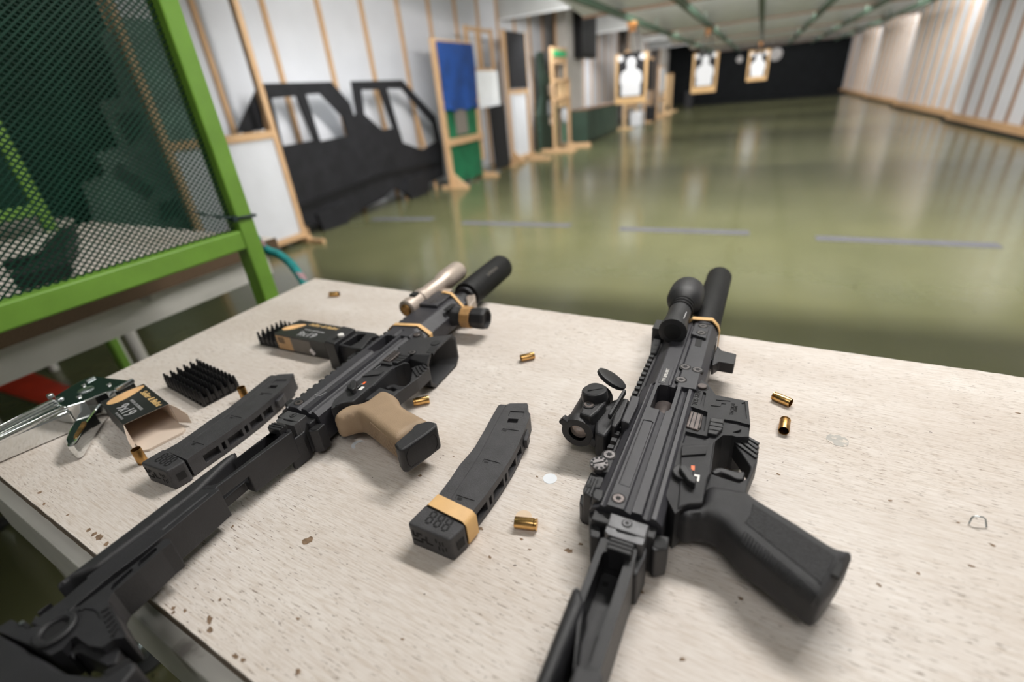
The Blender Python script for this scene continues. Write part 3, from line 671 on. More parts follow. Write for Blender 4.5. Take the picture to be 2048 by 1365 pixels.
for x, y in ((-0.06, -0.06), (-0.06, -0.6), (-1.02, -0.06), (-1.02, -0.56)):
    bm = B(); lathe(bm, (x, y, 0.0), (0, 0, 1), [(0, 0.022), (0.918, 0.022)], 16); meshobj('leg', bm, 'whitesteel', t, smooth=40)
# dark long gun lying on the neighbouring table (blurred behind mesh)
t = thing('resting_rifle', 'dark rifle lying on the neighbouring table behind the mesh', 'rifle', (-1.75, 0.62, 0.952), math.radians(152))
bm = B(); prism(bm, [(0.0, -0.03), (0.22, -0.03), (0.24, 0.0), (0.22, 0.035), (0.0, 0.03)], 0.0, 0.045); meshobj('receiver', bm, 'matte', t, bevel=0.004)
bm = B(); prism(bm, [(0.22, -0.02), (0.46, -0.02), (0.46, 0.025), (0.22, 0.03)], 0.005, 0.045); meshobj('handguard', bm, 'matte', t, bevel=0.004)
bm = B(); lathe(bm, (0.46, 0.002, 0.024), (1, 0, 0), [(0, 0.011), (0.16, 0.011)], 16); meshobj('barrel', bm, 'matte', t, smooth=40)
bm = B(); prism(bm, [(0.0, -0.03), (-0.03, -0.03), (-0.20, -0.045), (-0.24, 0.06), (-0.19, 0.065), (-0.05, 0.03), (0.0, 0.03)], 0.005, 0.04); meshobj('stock', bm, 'matte', t, bevel=0.004)
bm = B(); prism(bm, [(0.03, 0.03), (0.08, 0.035), (0.055, 0.12), (0.01, 0.115)], 0.008, 0.036); meshobj('grip', bm, 'matte', t, bevel=0.004)
# teal rope hanging past the partition leg
bm = B()
pts = [onX(505, 470, -1.12), onX(530, 500, -1.12), onX(556, 508, -1.10), onX(580, 525, -1.06), onX(600, 552, -1.0), onX(612, 572, -0.97), onX(622, 600, -0.95), onX(628, 680, -0.93)]
sm = []
for a, b in zip(pts, pts[1:]):
    for k in range(6): sm.append(a.lerp(b, k / 6))
for _ in range(3): sm = [sm[0]] + [(sm[i - 1] + sm[i] * 2 + sm[i + 1]) / 4 for i in range(1, len(sm) - 1)] + [sm[-1]]
sm += [Vector((-0.93, sm[-1].y + 0.005, sm[-1].z - 0.2)), Vector((-0.93, sm[-1].y + 0.01, 0.02))]
tube(bm, sm, 0.011, 10)
tag(meshobj('rope', bm, 'rope', smooth=60), 'teal and pink rope hanging behind the green partition leg', 'rope')
# ================================================================== OUR TABLE
FL = up(630, 557); FL.z = 0
TANG = math.radians(-4.0)
e1 = Vector((math.cos(TANG), math.sin(TANG), 0)); e2 = Vector((-e1.y, e1.x, 0))
def tl(p): d = Vector((p[0], p[1], 0)) - FL; return (d.dot(e1), d.dot(e2))
n1, n2 = up(0, 953), up(480, 1343); lf = up(219, 752)
def isect(a, b, c, d):
    r = b - a; s = d - c; k = ((c.x - a.x) * s.y - (c.y - a.y) * s.x) / (r.x * s.y - r.y * s.x); return a + r * k
f0 = up(630, 557)
NL = isect(n1, n2, f0, lf)
nd = (n2 - n1).normalized(); NR = NL + nd * 1.75; fr = up(2048, 755); FR = f0 + (fr - f0).normalized() * 1.78
tbl = thing('shooting_table', 'worn whitewashed plywood shooting table holding the two black carbines', 'table', (FL.x, FL.y, 0), TANG)
bm = B()
# outline with a slightly nibbled edge
out = []
def edge(a, b, n, amp):
    a, b = Vector(tl(a)).to_3d(), Vector(tl(b)).to_3d(); d = (b - a); s = Vector((-d.y, d.x, 0)).normalized()
    for i in range(n):
        w = random.gauss(0, amp) if 0 < i else 0
        q = a + d * (i / n) + s * w; out.append((q.x, q.y))
edge(f0, NL, 40, 0.0001); edge(NL, NR, 240, 0.00010); edge(NR, FR, 6, 0.0); edge(FR, f0, 200, 0.0005)
prism(bm, out, T - 0.004, T, 0)
meshobj('tabletop_face', bm, 'table', tbl)
bm = B(); prism(bm, out, T - 0.019, T - 0.004, 0); meshobj('tabletop_core', bm, 'plyedge', tbl)
def tloc(v): q = tl(v); return q
nl, nr, fl2, frr = tl(NL), tl(NR), tl(f0), tl(FR)
# white steel frame below: side tubes and legs with chrome adjusters and rubber feet
def between(a, b, t): return (a[0] + (b[0] - a[0]) * t, a[1] + (b[1] - a[1]) * t)
bm = B(); beam(bm, (nl[0] + 0.01, nl[1] + 0.006, T - 0.072), (nr[0] - 0.05, nr[1] + 0.006, T - 0.072), 0.035, 0.105); meshobj('apron_front', bm, 'whitesteel', tbl, bevel=0.002)
bm = B(); beam(bm, (0.05, -0.06, T - 0.054), (frr[0] - 0.05, -0.06, T - 0.054), 0.035, 0.07); meshobj('apron_back', bm, 'whitesteel', tbl, bevel=0.002)
for a in ((nl[0] + 0.06, 0.045), (frr[0] - 0.09, 0.045)):
    bm = B(); beam(bm, (a[0], nl[1] + 0.06, T - 0.054), (a[0], -0.08, T - 0.054), 0.035, 0.07); meshobj('apron_side', bm, 'whitesteel', tbl, bevel=0.002)
def leg(x, y):
    bm = B(); lathe(bm, (x, y, 0.075), (0, 0, 1), [(0, 0.019), (0.004, 0.024), (T - 0.019 - 0.075 - 0.001, 0.024)], 24); meshobj('leg', bm, 'whitesteel', tbl, smooth=40)
    bm = B(); lathe(bm, (x, y, 0.022), (0, 0, 1), [(0, 0.010), (0.03, 0.010), (0.03, 0.016), (0.042, 0.016), (0.042, 0.010), (0.06, 0.010)], 16); meshobj('adjuster', bm, 'zinc', tbl, smooth=40)
    bm = B(); lathe(bm, (x, y, 0.0), (0, 0, 1), [(0, 0.045), (0.008, 0.046), (0.016, 0.03), (0.024, 0.012)], 24); meshobj('rubber_foot', bm, 'rubberfoot', tbl, smooth=40)
fp = onZ(268, 1240, 0.10); q = tl(fp)
leg(nl[0] + 0.07, nl[1] + 0.06)
leg(frr[0] - 0.09, -0.08); leg(0.05, -0.08); leg(frr[0] - 0.09, nl[1] + 0.06)
# bottom stretcher seen under the near edge
s0, s1 = onZ(-60, 1010, 0.78), onZ(430, 1420, 0.78)
# ================================================================== CARBINES
class Gun:
    """local frame of one carbine: x forward along the barrel, y towards its sights, z up from the table."""
    def __init__(s, o, ang, label):
        s.o = up(o[0], o[1], 0.048); s.o.z = T
        a = math.radians(ang); s.e = Vector((math.cos(a), math.sin(a), 0)); s.l = Vector((-s.e.y, s.e.x, 0))
        s.t = thing('carbine', label, 'carbine', s.o, a)
    def g(s, px, py, h):
        d = up(px, py, h) - s.o; return (d.dot(s.e), d.dot(s.l))
    def g3(s, px, py, h):
        x, y = s.g(px, py, h); return Vector((x, y, h))
GR = Gun((1236, 1004), 88.33, 'black carbine with red dot sight and black grip, right side of the table')
GL = Gun((594, 809), 92.5, 'black carbine with tan grip and sand coloured weapon light, left on the table')
def Zc(x0, y0, k): return lambda x, y: (x0 + x * k, y0 + y * k)
z3 = Zc(1260, 660, .1612); z4 = Zc(1140, 860, .1685); z5 = Zc(1320, 860, .14647); z1 = Zc(1280, 540, .1172); z6 = Zc(1060, 1020, .2527); z7 = Zc(1340, 980, .1905); z2 = Zc(1120, 730, .1246); zt = Zc(1370, 770, .07326)
y1 = Zc(780, 490, .15385); y2 = Zc(640, 620, .14648); y3 = Zc(540, 740, .13185); y4 = Zc(380, 800, .1685); y5 = Zc(0, 1080, .2088); y6 = Zc(600, 640, .08789); y7 = Zc(780, 660, .1026)
def tr(G, z, pts, h): return [G.g(*z(*p), p[2] if len(p) > 2 else h) for p in [q if len(q) > 2 else q for q in pts]] if False else [G.g(*z(p[0], p[1]), h) for p in pts]
def PP(par, name, pts, h0, h1, m, bev=0.0008, seg=2, **k):
    return meshobj(name, prism(B(), pts, h0, h1), m, par, bevel=bev, seg=seg, **k)
def mm(pts): return [(u / 1000, -v / 1000) for u, v in pts]
def extr(bm, prof, u0, u1):
    """sweep a cross-section [(v mm, h mm)] along the barrel axis from u0 to u1 (mm)."""
    a = [bm.verts.new((u0 / 1000, -v / 1000, h / 1000)) for v, h in prof]; b = [bm.verts.new((u1 / 1000, -v / 1000, h / 1000)) for v, h in prof]; n = len(prof)
    bm.faces.new(a); bm.faces.new(b)
    for i in range(n): bm.faces.new((a[i], a[(i + 1) % n], b[(i + 1) % n], b[i]))
    return bm
def screw(par, u, v, h, r=0.0042, m='steel'):
    c = Vector((u / 1000, -v / 1000, h / 1000))
    bm = B(); lathe(bm, c + Vector((0, 0, -0.003)), (0, 0, 1), [(0, r * 1.22), (0.0031, r * 1.22)], 24); ring = meshobj('screw', bm, 'deep', par)
    bm = B(); lathe(bm, c + Vector((0, 0, -0.003)), (0, 0, 1), [(0, r), (0.0030, r), (0.0036, r * 0.9)], 24); meshobj('screw_head', bm, m, ring, smooth=30)
    bm = B(); n = 12
    prism(bm, [(c.x + (r * (0.55 if i % 2 else 0.34)) * math.cos(2 * math.pi * i / n), c.y + (r * (0.55 if i % 2 else 0.34)) * math.sin(2 * math.pi * i / n)) for i in range(n)], c.z + 0.0003, c.z + 0.0008); meshobj('socket', bm, 'deep', ring)
def smooth_poly(pts, it=2):
    for _ in range(it):
        n = len(pts); q = []
        for i in range(n):
            (x0, y0), (x1, y1) = pts[i], pts[(i + 1) % n]
            q += [(x0 * .75 + x1 * .25, y0 * .75 + y1 * .25), (x0 * .25 + x1 * .75, y0 * .25 + y1 * .75)]
        pts = q
    return pts
def inset(pts, d):
    n = len(pts); ar = sum(pts[i][0] * pts[(i + 1) % n][1] - pts[(i + 1) % n][0] * pts[i][1] for i in range(n)); s = 1 if ar > 0 else -1; out = []
    for i in range(n):
        a, p, c = Vector(pts[i - 1]), Vector(pts[i]), Vector(pts[(i + 1) % n]); t1 = (p - a); t2 = (c - p)
        if t1.length < 1e-9 or t2.length < 1e-9: out.append(tuple(p)); continue
        t1.normalize(); t2.normalize(); nn = Vector((-t1.y - t2.y, t1.x + t2.x)); L = nn.length
        nn = nn / L if L > 1e-6 else Vector((-t1.y, t1.x)); k = d / max(0.75, L / 2)
        out.append(tuple(p + nn * k * s))
    return out
R_ = GR
def common(G, left):
    t = G.t
    prof = [(-20, 8), (-20.5, 36), (-18.5, 40), (-13, 43), (-11.6, 45.6), (-10.2, 45.6), (-9, 44.6), (-7.4, 46), (-6.6, 48), (5.6, 48), (6.8, 46.6), (10.6, 44.8), (11.6, 48), (18.4, 48), (19.6, 44.4), (22, 43.4), (24.2, 44.2), (25.6, 47.2), (28.6, 46.6), (33, 42), (33.4, 10), (28, 5), (-14, 5)]
    ru = [-6.5, 168]
    rec = meshobj('upper_receiver', extr(B(), prof, *ru), 'anod', t, bevel=0.0006)
    cs = []
    cs.append(prism(B(), tr(R_, z3, [(250, 975), (345, 715), (375, 696), (470, 708), (500, 705), (540, 690), (592, 708), (500, 1000), (470, 1020), (415, 1022), (330, 1000), (300, 992)], .0465), 0.020, 0.06))
    if not left:
        cs.append(prism(B(), tr(R_, z3, [(165, 1112), (270, 1132), (292, 1150), (-30, 2020)], .048)[:3] + [R_.g(*z4(715, 690), .048), R_.g(*z4(575, 640), .048)], 0.0466, 0.06))
    cs.append(extr(B(), [(-25, 30), (-25, 60), (40, 60), (40, 46), (33, 30)], -12, -5.6))
    cut(rec, *cs)
    if not left:
        PP(rec, 'side_panel', inset(tr(R_, z3, [(165, 1112), (270, 1132), (292, 1150)], .048) + [R_.g(*z4(715, 690), .048), R_.g(*z4(575, 640), .048)], 0.0006), 0.0462, 0.0476, 'anod', 0.0003)
    # bolt inside the ejection port
    bm = B(); box(bm, 0.115, 0.166, -0.016, 0.004, 0.012, 0.020); meshobj('port_floor', bm, 'deep', rec)
    bm = B(); lathe(bm, (0.122, -0.006, 0.027), (1, 0, 0), [(0, 0.0105), (0.032, 0.0105), (0.035, 0.008)], 24); meshobj('bolt', bm, 'bolt', rec, smooth=40)
    # forward plate
    prof2 = [(-20, 8), (-20.5, 34), (-17, 39), (-12, 43), (-9, 46.5), (-7.5, 47.6), (7.4, 47.6), (8.8, 45.6), (12.4, 45.6), (14, 48), (31.5, 48), (38, 38), (38.4, 12), (32, 6), (-14, 6)]
    fr = meshobj('front_receiver', extr(B(), prof2, 168, 320 if not left else 186), 'anod', t, bevel=0.0006)
    # sight rail
    bm = B(); box(bm, 0.004, 0.318, 0.0200, 0.0235, 0.0190, 0.0330)
    k = 0.008
    while k < 0.315:
        prism(bm, [(k, 0.0230), (k + 0.0052, 0.0230), (k + 0.0052, 0.0282), (k, 0.0282)], 0.0155, 0.0365); k += 0.0100
    meshobj('sight_rail', bm, 'polymer', t, bevel=0.0004)
    screw(t, 3, -0.5, 48, 0.0044, 'bolt')
    # lower receiver with trigger guard opening
    h = 0.0445
    A1 = tr(R_, z3, [(835, 645), (870, 615), (962, 668)], h)
    A2 = tr(R_, z3, [(1065, 812), (1465, 885), (1492, 1170), (1478, 1330)], h) + tr(R_, z5, [(1165, 95), (1040, 95)], h)
    if left: A2 = tr(R_, z3, [(1010, 740), (1040, 1240)], h)
    A3 = tr(R_, z5, [(985, 78), (860, 74), (752, 160), (712, 450), (695, 590), (650, 660), (580, 1010), (330, 1050), (205, 1150), (100, 940), (68, 810), (180, 490), (232, 250)], h) + tr(R_, z3, [(600, 1345), (690, 1150), (745, 940), (790, 830)], h)
    low = meshobj('lower_receiver', prism(B(), A1 + A2 + A3, 0.0075, h), 'lower', t, bevel=0.0012)
    hg_ = 0.0375
    gd = tr(R_, z5, [(1000, 110), (1165, 98), (1355, 160), (1350, 260), (1330, 440), (1195, 770), (1180, 850), (1080, 1000), (760, 900), (600, 900), (640, 660), (690, 592), (845, 648), (1080, 722), (1190, 655), (1232, 545), (1232, 500), (1195, 440), (1100, 300), (1012, 178)], hg_)
    meshobj('trigger_guard', prism(B(), gd, 0.020, hg_), 'lower', t, bevel=0.0014, seg=3)
    pocket = tr(R_, z5, [(350, 22), (690, 100), (600, 156), (303, 182)], h)
    cp = tr(R_, z3, [(748, 950), (962, 1020), (930, 1255), (690, 1200)], h)
    cutters = [prism(B(), pocket, h - 0.003, 0.07), prism(B(), cp, h - 0.004, 0.07)]
    if not left:
        cutters.append(prism(B(), tr(R_, zt, [(830, 545), (850, 410), (1235, 440), (1225, 500), (960, 470), (950, 560)], h), h - 0.0007, 0.07))
        cutters.append(prism(B(), tr(R_, zt, [(690, 615), (700, 560), (965, 588), (995, 505), (1120, 520), (1095, 668)], h), h - 0.0007, 0.07))
        cutters.append(prism(B(), tr(R_, zt, [(1550, 500), (1640, 470), (1690, 920), (1580, 960)], h), h - 0.0014, 0.07))
        cutters.append(prism(B(), tr(R_, zt, [(505, 190), (580, 230), (505, 600), (420, 540)], h), h - 0.0022, 0.07))
        cutters.append(prism(B(), tr(R_, zt, [(1068, 940), (1440, 1000), (1560, 1040), (1775, 1090), (1760, 1400), (1300, 1300), (1320, 1290), (1540, 1215), (1460, 1155), (1062, 1095)], h), h - 0.0025, 0.07))
    cut(low, *cutters)
    # raised body panel, pocket facet
    pl = tr(R_, z5, [(296, 205), (655, 185), (745, 150), (700, 450), (690, 590), (645, 660), (585, 1000), (400, 1008), (300, 1040), (240, 1075), (265, 800), (272, 500)], 0.0465)
    PP(low, 'raised_panel', pl, 0.040, 0.0465, 'lower', 0.0016, 3)
    fc = [(*R_.g(*z5(a, b), c), c) for a, b, c in ((296, 212, .0458), (652, 190, .0458), (630, 325, .0484), (295, 348, .0484))]
    PP(low, 'facet', fc, 0.045, 0.047, 'lower', 0.0003)
    # slide catch
    cat = PP(low, 'slide_catch', tr(R_, z3, [(752, 1000), (905, 1048), (880, 1200), (850, 1246), (690, 1196)], .0462), 0.040, 0.0462, 'bolt', 0.0010)
    for k in range(3):
        a = k / 3 + 0.28; s = 0.0005
        p0 = R_.g3(*z3(752 + (905 - 752) * a * 0.95, 1002 + 46 * a), .0464); p1 = R_.g3(*z3(690 + (865 - 690) * a * 0.95, 1180 + 50 * a), .0464)
        bm = B(); beam(bm, p0, p1, 0.0008, 0.0006); meshobj('rib', bm, 'deep', cat)
    rel = PP(low, 'magazine_release', tr(R_, z3, [(1000, 1082), (1166, 1112), (1150, 1222), (1075, 1300), (962, 1278)], .0482), 0.040, 0.0482, 'polymer', 0.0009)
    for k, (a, b, c, d) in enumerate(((995, 1135, 1160, 1163), (982, 1180, 1155, 1212), (975, 1230, 1115, 1255))):
        bm = B(); beam(bm, R_.g3(*z3(a, b), .0484), R_.g3(*z3(c, d), .0484), 0.0008, 0.0006); meshobj('groove', bm, 'deep', rel)
    # selector
    c = R_.g3(*z5(310, 595), .0468)
    bm = B(); lathe(bm, c, (0, 0, 1), [(-0.004, 0.0078), (0.0016, 0.0078), (0.0022, 0.0070)], 32); sel = meshobj('selector', bm, 'polymer', low, smooth=35)
    a = R_.g3(*z5(310, 560), .049); b = R_.g3(*z5(455, 735), .051)
    d = (b - a); d.z = 0; d.normalize(); n = Vector((-d.y, d.x, 0))
    w = 0.0034
    PP(sel, 'lever', [tuple((a - d * 0.004)[:2]), tuple((a + n * w)[:2]), tuple((b + n * w - d * .002)[:2]), tuple((b + d * 0.0025)[:2]), tuple((b - n * w - d * .002)[:2]), tuple((a - n * w)[:2])], 0.0465, 0.0535, 'polymer', 0.0012, 3)
    PP(low, 'fire_mark', tr(R_, z5, [(425, 488), (475, 492), (470, 556), (425, 545)], .0467), 0.046, 0.0467, 'orange', 0)
    PP(low, 'arrow_mark', tr(R_, z5, [(375, 538), (425, 535), (440, 552), (415, 578)], .0467), 0.046, 0.0467, 'whitepaint', 0)
    sm = [(470, 605), (545, 620), (530, 710), (500, 700), (515, 640), (465, 630)] if not left else [(468, 610), (545, 625), (530, 705), (455, 690)]
    PP(low, 'safe_mark', tr(R_, z5, sm, .0467), 0.046, 0.0467, 'whitepaint', 0)
    # trigger guard serrations
    for k in range(4):
        p0 = z5(1030 + k * 52, 150 - k * 14 + (0 if k else 20)); p1 = z5(1322 + (k * 8), 385 - k * 62)
        bm = B(); beam(bm, R_.g3(*p0, .0382), R_.g3(*p1, .0382), 0.0032, 0.0022); meshobj('serration', bm, 'polymer', low, bevel=0.0005)
    # trigger
    bm = B(); prism(bm, tr(R_, z5, [(700, 565), (760, 515), (850, 508), (960, 545), (1080, 572), (1150, 560), (1166, 592), (1140, 680), (1040, 672), (930, 615), (840, 580), (770, 600), (740, 600)], .033), 0.021, 0.033); meshobj('trigger', bm, 'polymer', low, bevel=0.0016, seg=3)
    # pins
    for (px, r) in ((z3(897, 690), 0.0046),):
        c = R_.g3(*px, .0470); bm = B(); lathe(bm, c, (0, 0, 1), [(-0.004, r * 1.35), (-0.0022, r * 1.35)], 24); pn = meshobj('takedown_pin', bm, 'deep', low)
        bm = B(); lathe(bm, c, (0, 0, 1), [(-0.004, r), (-0.0005, r), (0, r * .85)], 24); meshobj('pin_head', bm, 'bolt', pn, smooth=30)
    # folding hinge at the rear
    hg = PP(t, 'stock_hinge', tr(R_, z6, [(640, 22), (942, 122), (912, 226), (608, 126)], .0475), 0.004, 0.0475, 'hinge', 0.0008)
    PP(hg, 'rear_plate', mm([(-6, -16), (-6, 30), (-16, 30), (-16, -16)]), 0.004, 0.040, 'polymer', 0.001)
    lat = meshobj('hinge_lower', prism(B(), tr(R_, z6, [(607, 130), (910, 230), (892, 278), (850, 272), (620, 196), (594, 168)], .047), 0.006, 0.047), 'hinge', hg, bevel=0.0008)
    cut(lat, prism(B(), tr(R_, z6, [(668, 138), (700, 140), (845, 190), (850, 212), (820, 212), (690, 176)], .047), 0.040, 0.06))
    bm = B(); beam(bm, R_.g3(*z6(695, 165), .0425), R_.g3(*z6(805, 208), .0425), 0.002, 0.002); meshobj('slot_pin', bm, 'zinc', hg)
    screw(hg, *[q * 1000 * s for q, s in zip(R_.g(*z6(768, 110), .0476), (1, -1))], 47.6, 0.0030, 'hinge')
    bt = PP(hg, 'hinge_button', tr(R_, z6, [(640, 212), (815, 266), (826, 282), (800, 362), (612, 300), (605, 270)], .0505), 0.030, 0.0505, 'polymer', 0.0014, 3)
    for (a, b, c2, d2) in ((625, 235, 820, 298), (613, 262, 812, 328)):
        bm = B(); beam(bm, R_.g3(*z6(a, b), .0507), R_.g3(*z6(c2, d2), .0507), 0.0009, 0.0008); meshobj('groove', bm, 'deep', bt)
    sd = PP(hg, 'side_block', tr(R_, z6, [(960, 185), (1105, 212), (1085, 312), (985, 330), (955, 300)], .034), 0.006, 0.034, 'polymer', 0.0012)
    c = R_.g3(*z6(1022, 262), .0342); bm = B(); lathe(bm, c, (0, 0, 1), [(-0.002, 0.0050), (0.0003, 0.0050)], 28); meshobj('side_hole', bm, 'deep', hg)  # flat dark disc, the hole's shade is only coloured in
    PP(hg, 'hinge_side', mm([(-44, 21), (-20, 21), (-20, 26), (-26, 27), (-44, 25)]), 0.002, 0.034, 'polymer', 0.0012)
    # sling strap block at the upper rear corner
    sb = [R_.g(*z4(a, b), .045) for a, b in ((300, 690), (400, 715), (388, 800), (350, 850), (262, 800), (262, 760))]
    kb = PP(t, 'rear_sight_wing', sb, 0.012, 0.045, 'polymer', 0.0012, 3)
    sb2 = [R_.g(*z4(a, b), .034) for a, b in ((250, 830), (365, 880), (350, 1000), (362, 1240), (350, 1290), (235, 1265), (222, 1000))]
    k2 = PP(kb, 'wing_slide', sb2, 0.004, 0.034, 'polymer', 0.0012, 3)
    PP(kb, 'wing_groove', [R_.g(*z4(a, b), .0344) for a, b in ((262, 985), (305, 995), (300, 1165), (258, 1150))], 0.033, 0.0344, 'deep', 0.0003)
    return rec, fr, low, hg

recR, frR, lowR, hgR = common(GR, False)
recL, frL, lowL, hgL = common(GL, True)

# ------------------------------------------------------------------ RIGHT CARBINE: own parts
t = GR.t; G = GR
# engraved writing on receiver and magazine well
tp = [R_.g(*z3(a, b), .0476) for a, b in ((425, 440), (545, 470), (470, 690), (348, 655))]
pl = PP(frR, 'name_plate', tp, 0.046, 0.0480, 'anod', 0.0004)
c = (Vector(R_.g3(*z3(445, 562), .0484)))
d = R_.g3(*z3(478, 470), .0484) - R_.g3(*z3(405, 655), .0484)
put_text('engraving', 'T15 BERSART', 0.0046, c, d, (-d.y, d.x, 0), 'whitepaint', pl, bold=0.00004, depth=0.0001)
a, b = R_.g3(*zt(268, 545), .0448), R_.g3(*zt(385, 150), .0448); d = b - a
put_text('engraving', 'TU5-SAW', 0.0062, (a + b) / 2, d, (-d.y, d.x, 0), 'matte', lowR, depth=0.0002, bold=0.00006)
PP(lowR, 'text_field', [R_.g(*zt(p, q), .0447) for p, q in ((320, 128), (450, 160), (330, 555), (205, 548))], 0.043, 0.04465, 'polymer', 0.0003)
a, b = R_.g3(*zt(1265, 840), .0447), R_.g3(*zt(1330, 480), .0447); d = b - a
put_text('engraving', 'TACTICAL', 0.0042, (a + b) / 2, d, (-d.y, d.x, 0), 'matte', lowR, depth=0.00015, bold=0.00005)
a, b = R_.g3(*zt(1370, 760), .0447), R_.g3(*zt(1415, 540), .0447); d = b - a
put_text('engraving', 'SERIAL', 0.0032, (a + b) / 2, d, (-d.y, d.x, 0), 'matte', lowR, depth=0.00015, bold=0.00004)
c = R_.g3(*zt(1318, 1195), .0425); bm = B(); lathe(bm, c, (0, 0, 1), [(0, 0.0030), (0.0006, 0.0030)], 20); meshobj('roll_pin', bm, 'deep', lowR)
# screws on the front plate
for px in ((685, 462), (838, 497), (632, 620)):
    q = R_.g(*z3(*px), .048); screw(frR, q[0] * 1000, -q[1] * 1000, 48.0, 0.0050)
q = R_.g(*z3(585, 338), .047); screw(frR, q[0] * 1000, -q[1] * 1000, 46.4, 0.0036)
# handguard front block with T slot and side windows
fb = PP(frR, 'front_block', [R_.g(*z1(a, b), .0515) for a, b in ((945, 900), (1130, 945), (1180, 985), (1125, 1165), (870, 1090))], 0.02, 0.0515, 'anod', 0.0008)
for px in ((1075, 960), (1045, 1075)):
    q = R_.g(*z1(*px), .0515); screw(fb, q[0] * 1000, -q[1] * 1000, 51.5, 0.0048)
PP(frR, 'slot_recess', [R_.g(*z1(a, b), .0483) for a, b in ((960, 1165), (1065, 1185), (1040, 1320), (935, 1295))], 0.046, 0.0483, 'deep', 0.0003)
for (u0, u1) in ((255, 282), (292, 312)):
    bm = B(); box(bm, u0 / 1000, u1 / 1000, -0.0389, -0.0380, 0.018, 0.034); meshobj('side_window', bm, 'deep', frR)  # dark boxes colour in the shade of the side openings
bm = B(); lathe(bm, (0.318, -0.020, 0.027), (1, 0, 0), [(0, 0.016), (0.030, 0.016)], 32); meshobj('barrel_nut', bm, 'anod', t, smooth=40)
# suppressor
def suppressor(G, v, h, u0, u1, r):
    L = (u1 - u0) / 1000
    bm = B(); lathe(bm, (u0 / 1000, -v / 1000, h / 1000), (1, 0, 0), [(0.0, r * 0.62), (0.0, r * 0.95), (0.004, r), (L - 0.005, r), (L - 0.001, r * 0.93), (L, r * 0.86), (L, 0.006)], 48, cap=False)
    s = meshobj('suppressor', bm, 'matte', G.t, smooth=35)
    bm = B(); lathe(bm, ((u0 - 6) / 1000, -v / 1000, h / 1000), (1, 0, 0), [(0, r * 0.70), (0.006, r * 0.74), (0.006, r * 0.62)], 32); meshobj('suppressor_collar', bm, 'polymer', s, smooth=35)
    bm = B(); lathe(bm, (u1 / 1000 - 0.004, -v / 1000, h / 1000), (1, 0, 0), [(0, 0.0065), (0.0035, 0.0065)], 20); meshobj('bore', bm, 'deep', s)
    for k in (0.12, 0.2):
        bm = B(); lathe(bm, (u0 / 1000 + L * k, -v / 1000, h / 1000), (1, 0, 0), [(0, r * 1.004), (0.0012, r * 1.004)], 48, cap=False); meshobj('ring_groove', bm, 'deep', s, smooth=35)
    return s
suppressor(GR, 20.0, 27.5, 338, 545, 0.0188)
# weapon light (black, round head) on an offset clamp
bm = B(); lathe(bm, (0.262, 0.0075, 0.060), (1, 0.012, 0), [(0, 0.0125), (0.001, 0.0160), (0.008, 0.0160), (0.016, 0.0146), (0.030, 0.0136), (0.060, 0.0134), (0.078, 0.0138), (0.086, 0.020), (0.095, 0.0225), (0.120, 0.0225), (0.128, 0.0215), (0.128, 0.018)], 40)
wl_ = meshobj('weapon_light', bm, 'polymer', t, smooth=35)
bm = B(); lathe(bm, (0.2608, 0.0075, 0.060), (1, 0.012, 0), [(0, 0.0075), (0.0015, 0.0105), (0.0016, 0.0135)], 32); meshobj('tail_button', bm, 'deep', wl_, smooth=35)
for k in (0.058, 0.066, 0.074):
    bm = B(); lathe(bm, (0.262 + k, 0.0078, 0.060), (1, 0.012, 0), [(0, 0.0138), (0.001, 0.0149), (0.004, 0.0149), (0.005, 0.0138)], 32, cap=False); meshobj('grip_ring', bm, 'matte', wl_, smooth=35)
bm = B(); box(bm, 0.288, 0.318, 0.006, 0.026, 0.030, 0.050); box(bm, 0.290, 0.316, 0.020, 0.036, 0.014, 0.048); meshobj('light_clamp', bm, 'polymer', wl_, bevel=0.0012)
a, b = R_.g3(*z1(745, 835), .0735), R_.g3(*z1(795, 720), .0735)
bm = B(); beam(bm, a, b, 0.0012, 0.0004); meshobj('side_lettering', bm, 'silver', wl_)
# front sight tower folded on the rail
PP(t, 'folded_front_sight', [R_.g(*z3(a, b), .034) for a, b in ((300, 90), (390, 110), (375, 190), (330, 310), (250, 310), (262, 190))], 0.008, 0.036, 'polymer', 0.0012)
# rubber band round the front
def bandloop(par, name, prof, u, w, m, skew=0.0):
    """elastic band: closed loop of (v,h) mm at position u, width w mm."""
    bm = B(); pts = [(u / 1000 + skew * (v / 1000), -v / 1000, hh / 1000) for v, hh in prof]
    n = len(pts); ra = []
    cx0 = sum(p[1] for p in pts) / n; cz0 = sum(p[2] for p in pts) / n
    for p in pts:
        o = Vector((0, p[1] - cx0, p[2] - cz0)).normalized() * 0.0012
        ra.append([bm.verts.new((p[0] + dx, p[1] + oy, p[2] + oz)) for dx, oy, oz in ((-w / 2000, 0, 0), (w / 2000, 0, 0), (w / 2000, o.y, o.z), (-w / 2000, o.y, o.z))])
    for i in range(n):
        a, b = ra[i], ra[(i + 1) % n]
        for k in range(4): bm.faces.new((a[k], a[(k + 1) % 4], b[(k + 1) % 4], b[k]))
    o = meshobj(name, bm, m, par, smooth=40); return o
bd = bandloop(t, 'rubber_band', [(4, 47), (8, 52), (30, 52), (37, 44), (39.4, 36), (39.6, 12), (30, 4.5), (-2, 5), (-2, 30)], 321, 8.0, 'band', 0.10)
bd['label'] = 'tan rubber band stretched round the front of the handguard'
# hand stop under the handguard
hs = PP(t, 'hand_stop', tr(R_, z3, [(1085, 190), (1140, 255), (1322, 300), (1292, 428), (1105, 395), (1040, 440), (1015, 435), (1040, 300)], .034), 0.021, 0.034, 'polymer', 0.0014, 3)
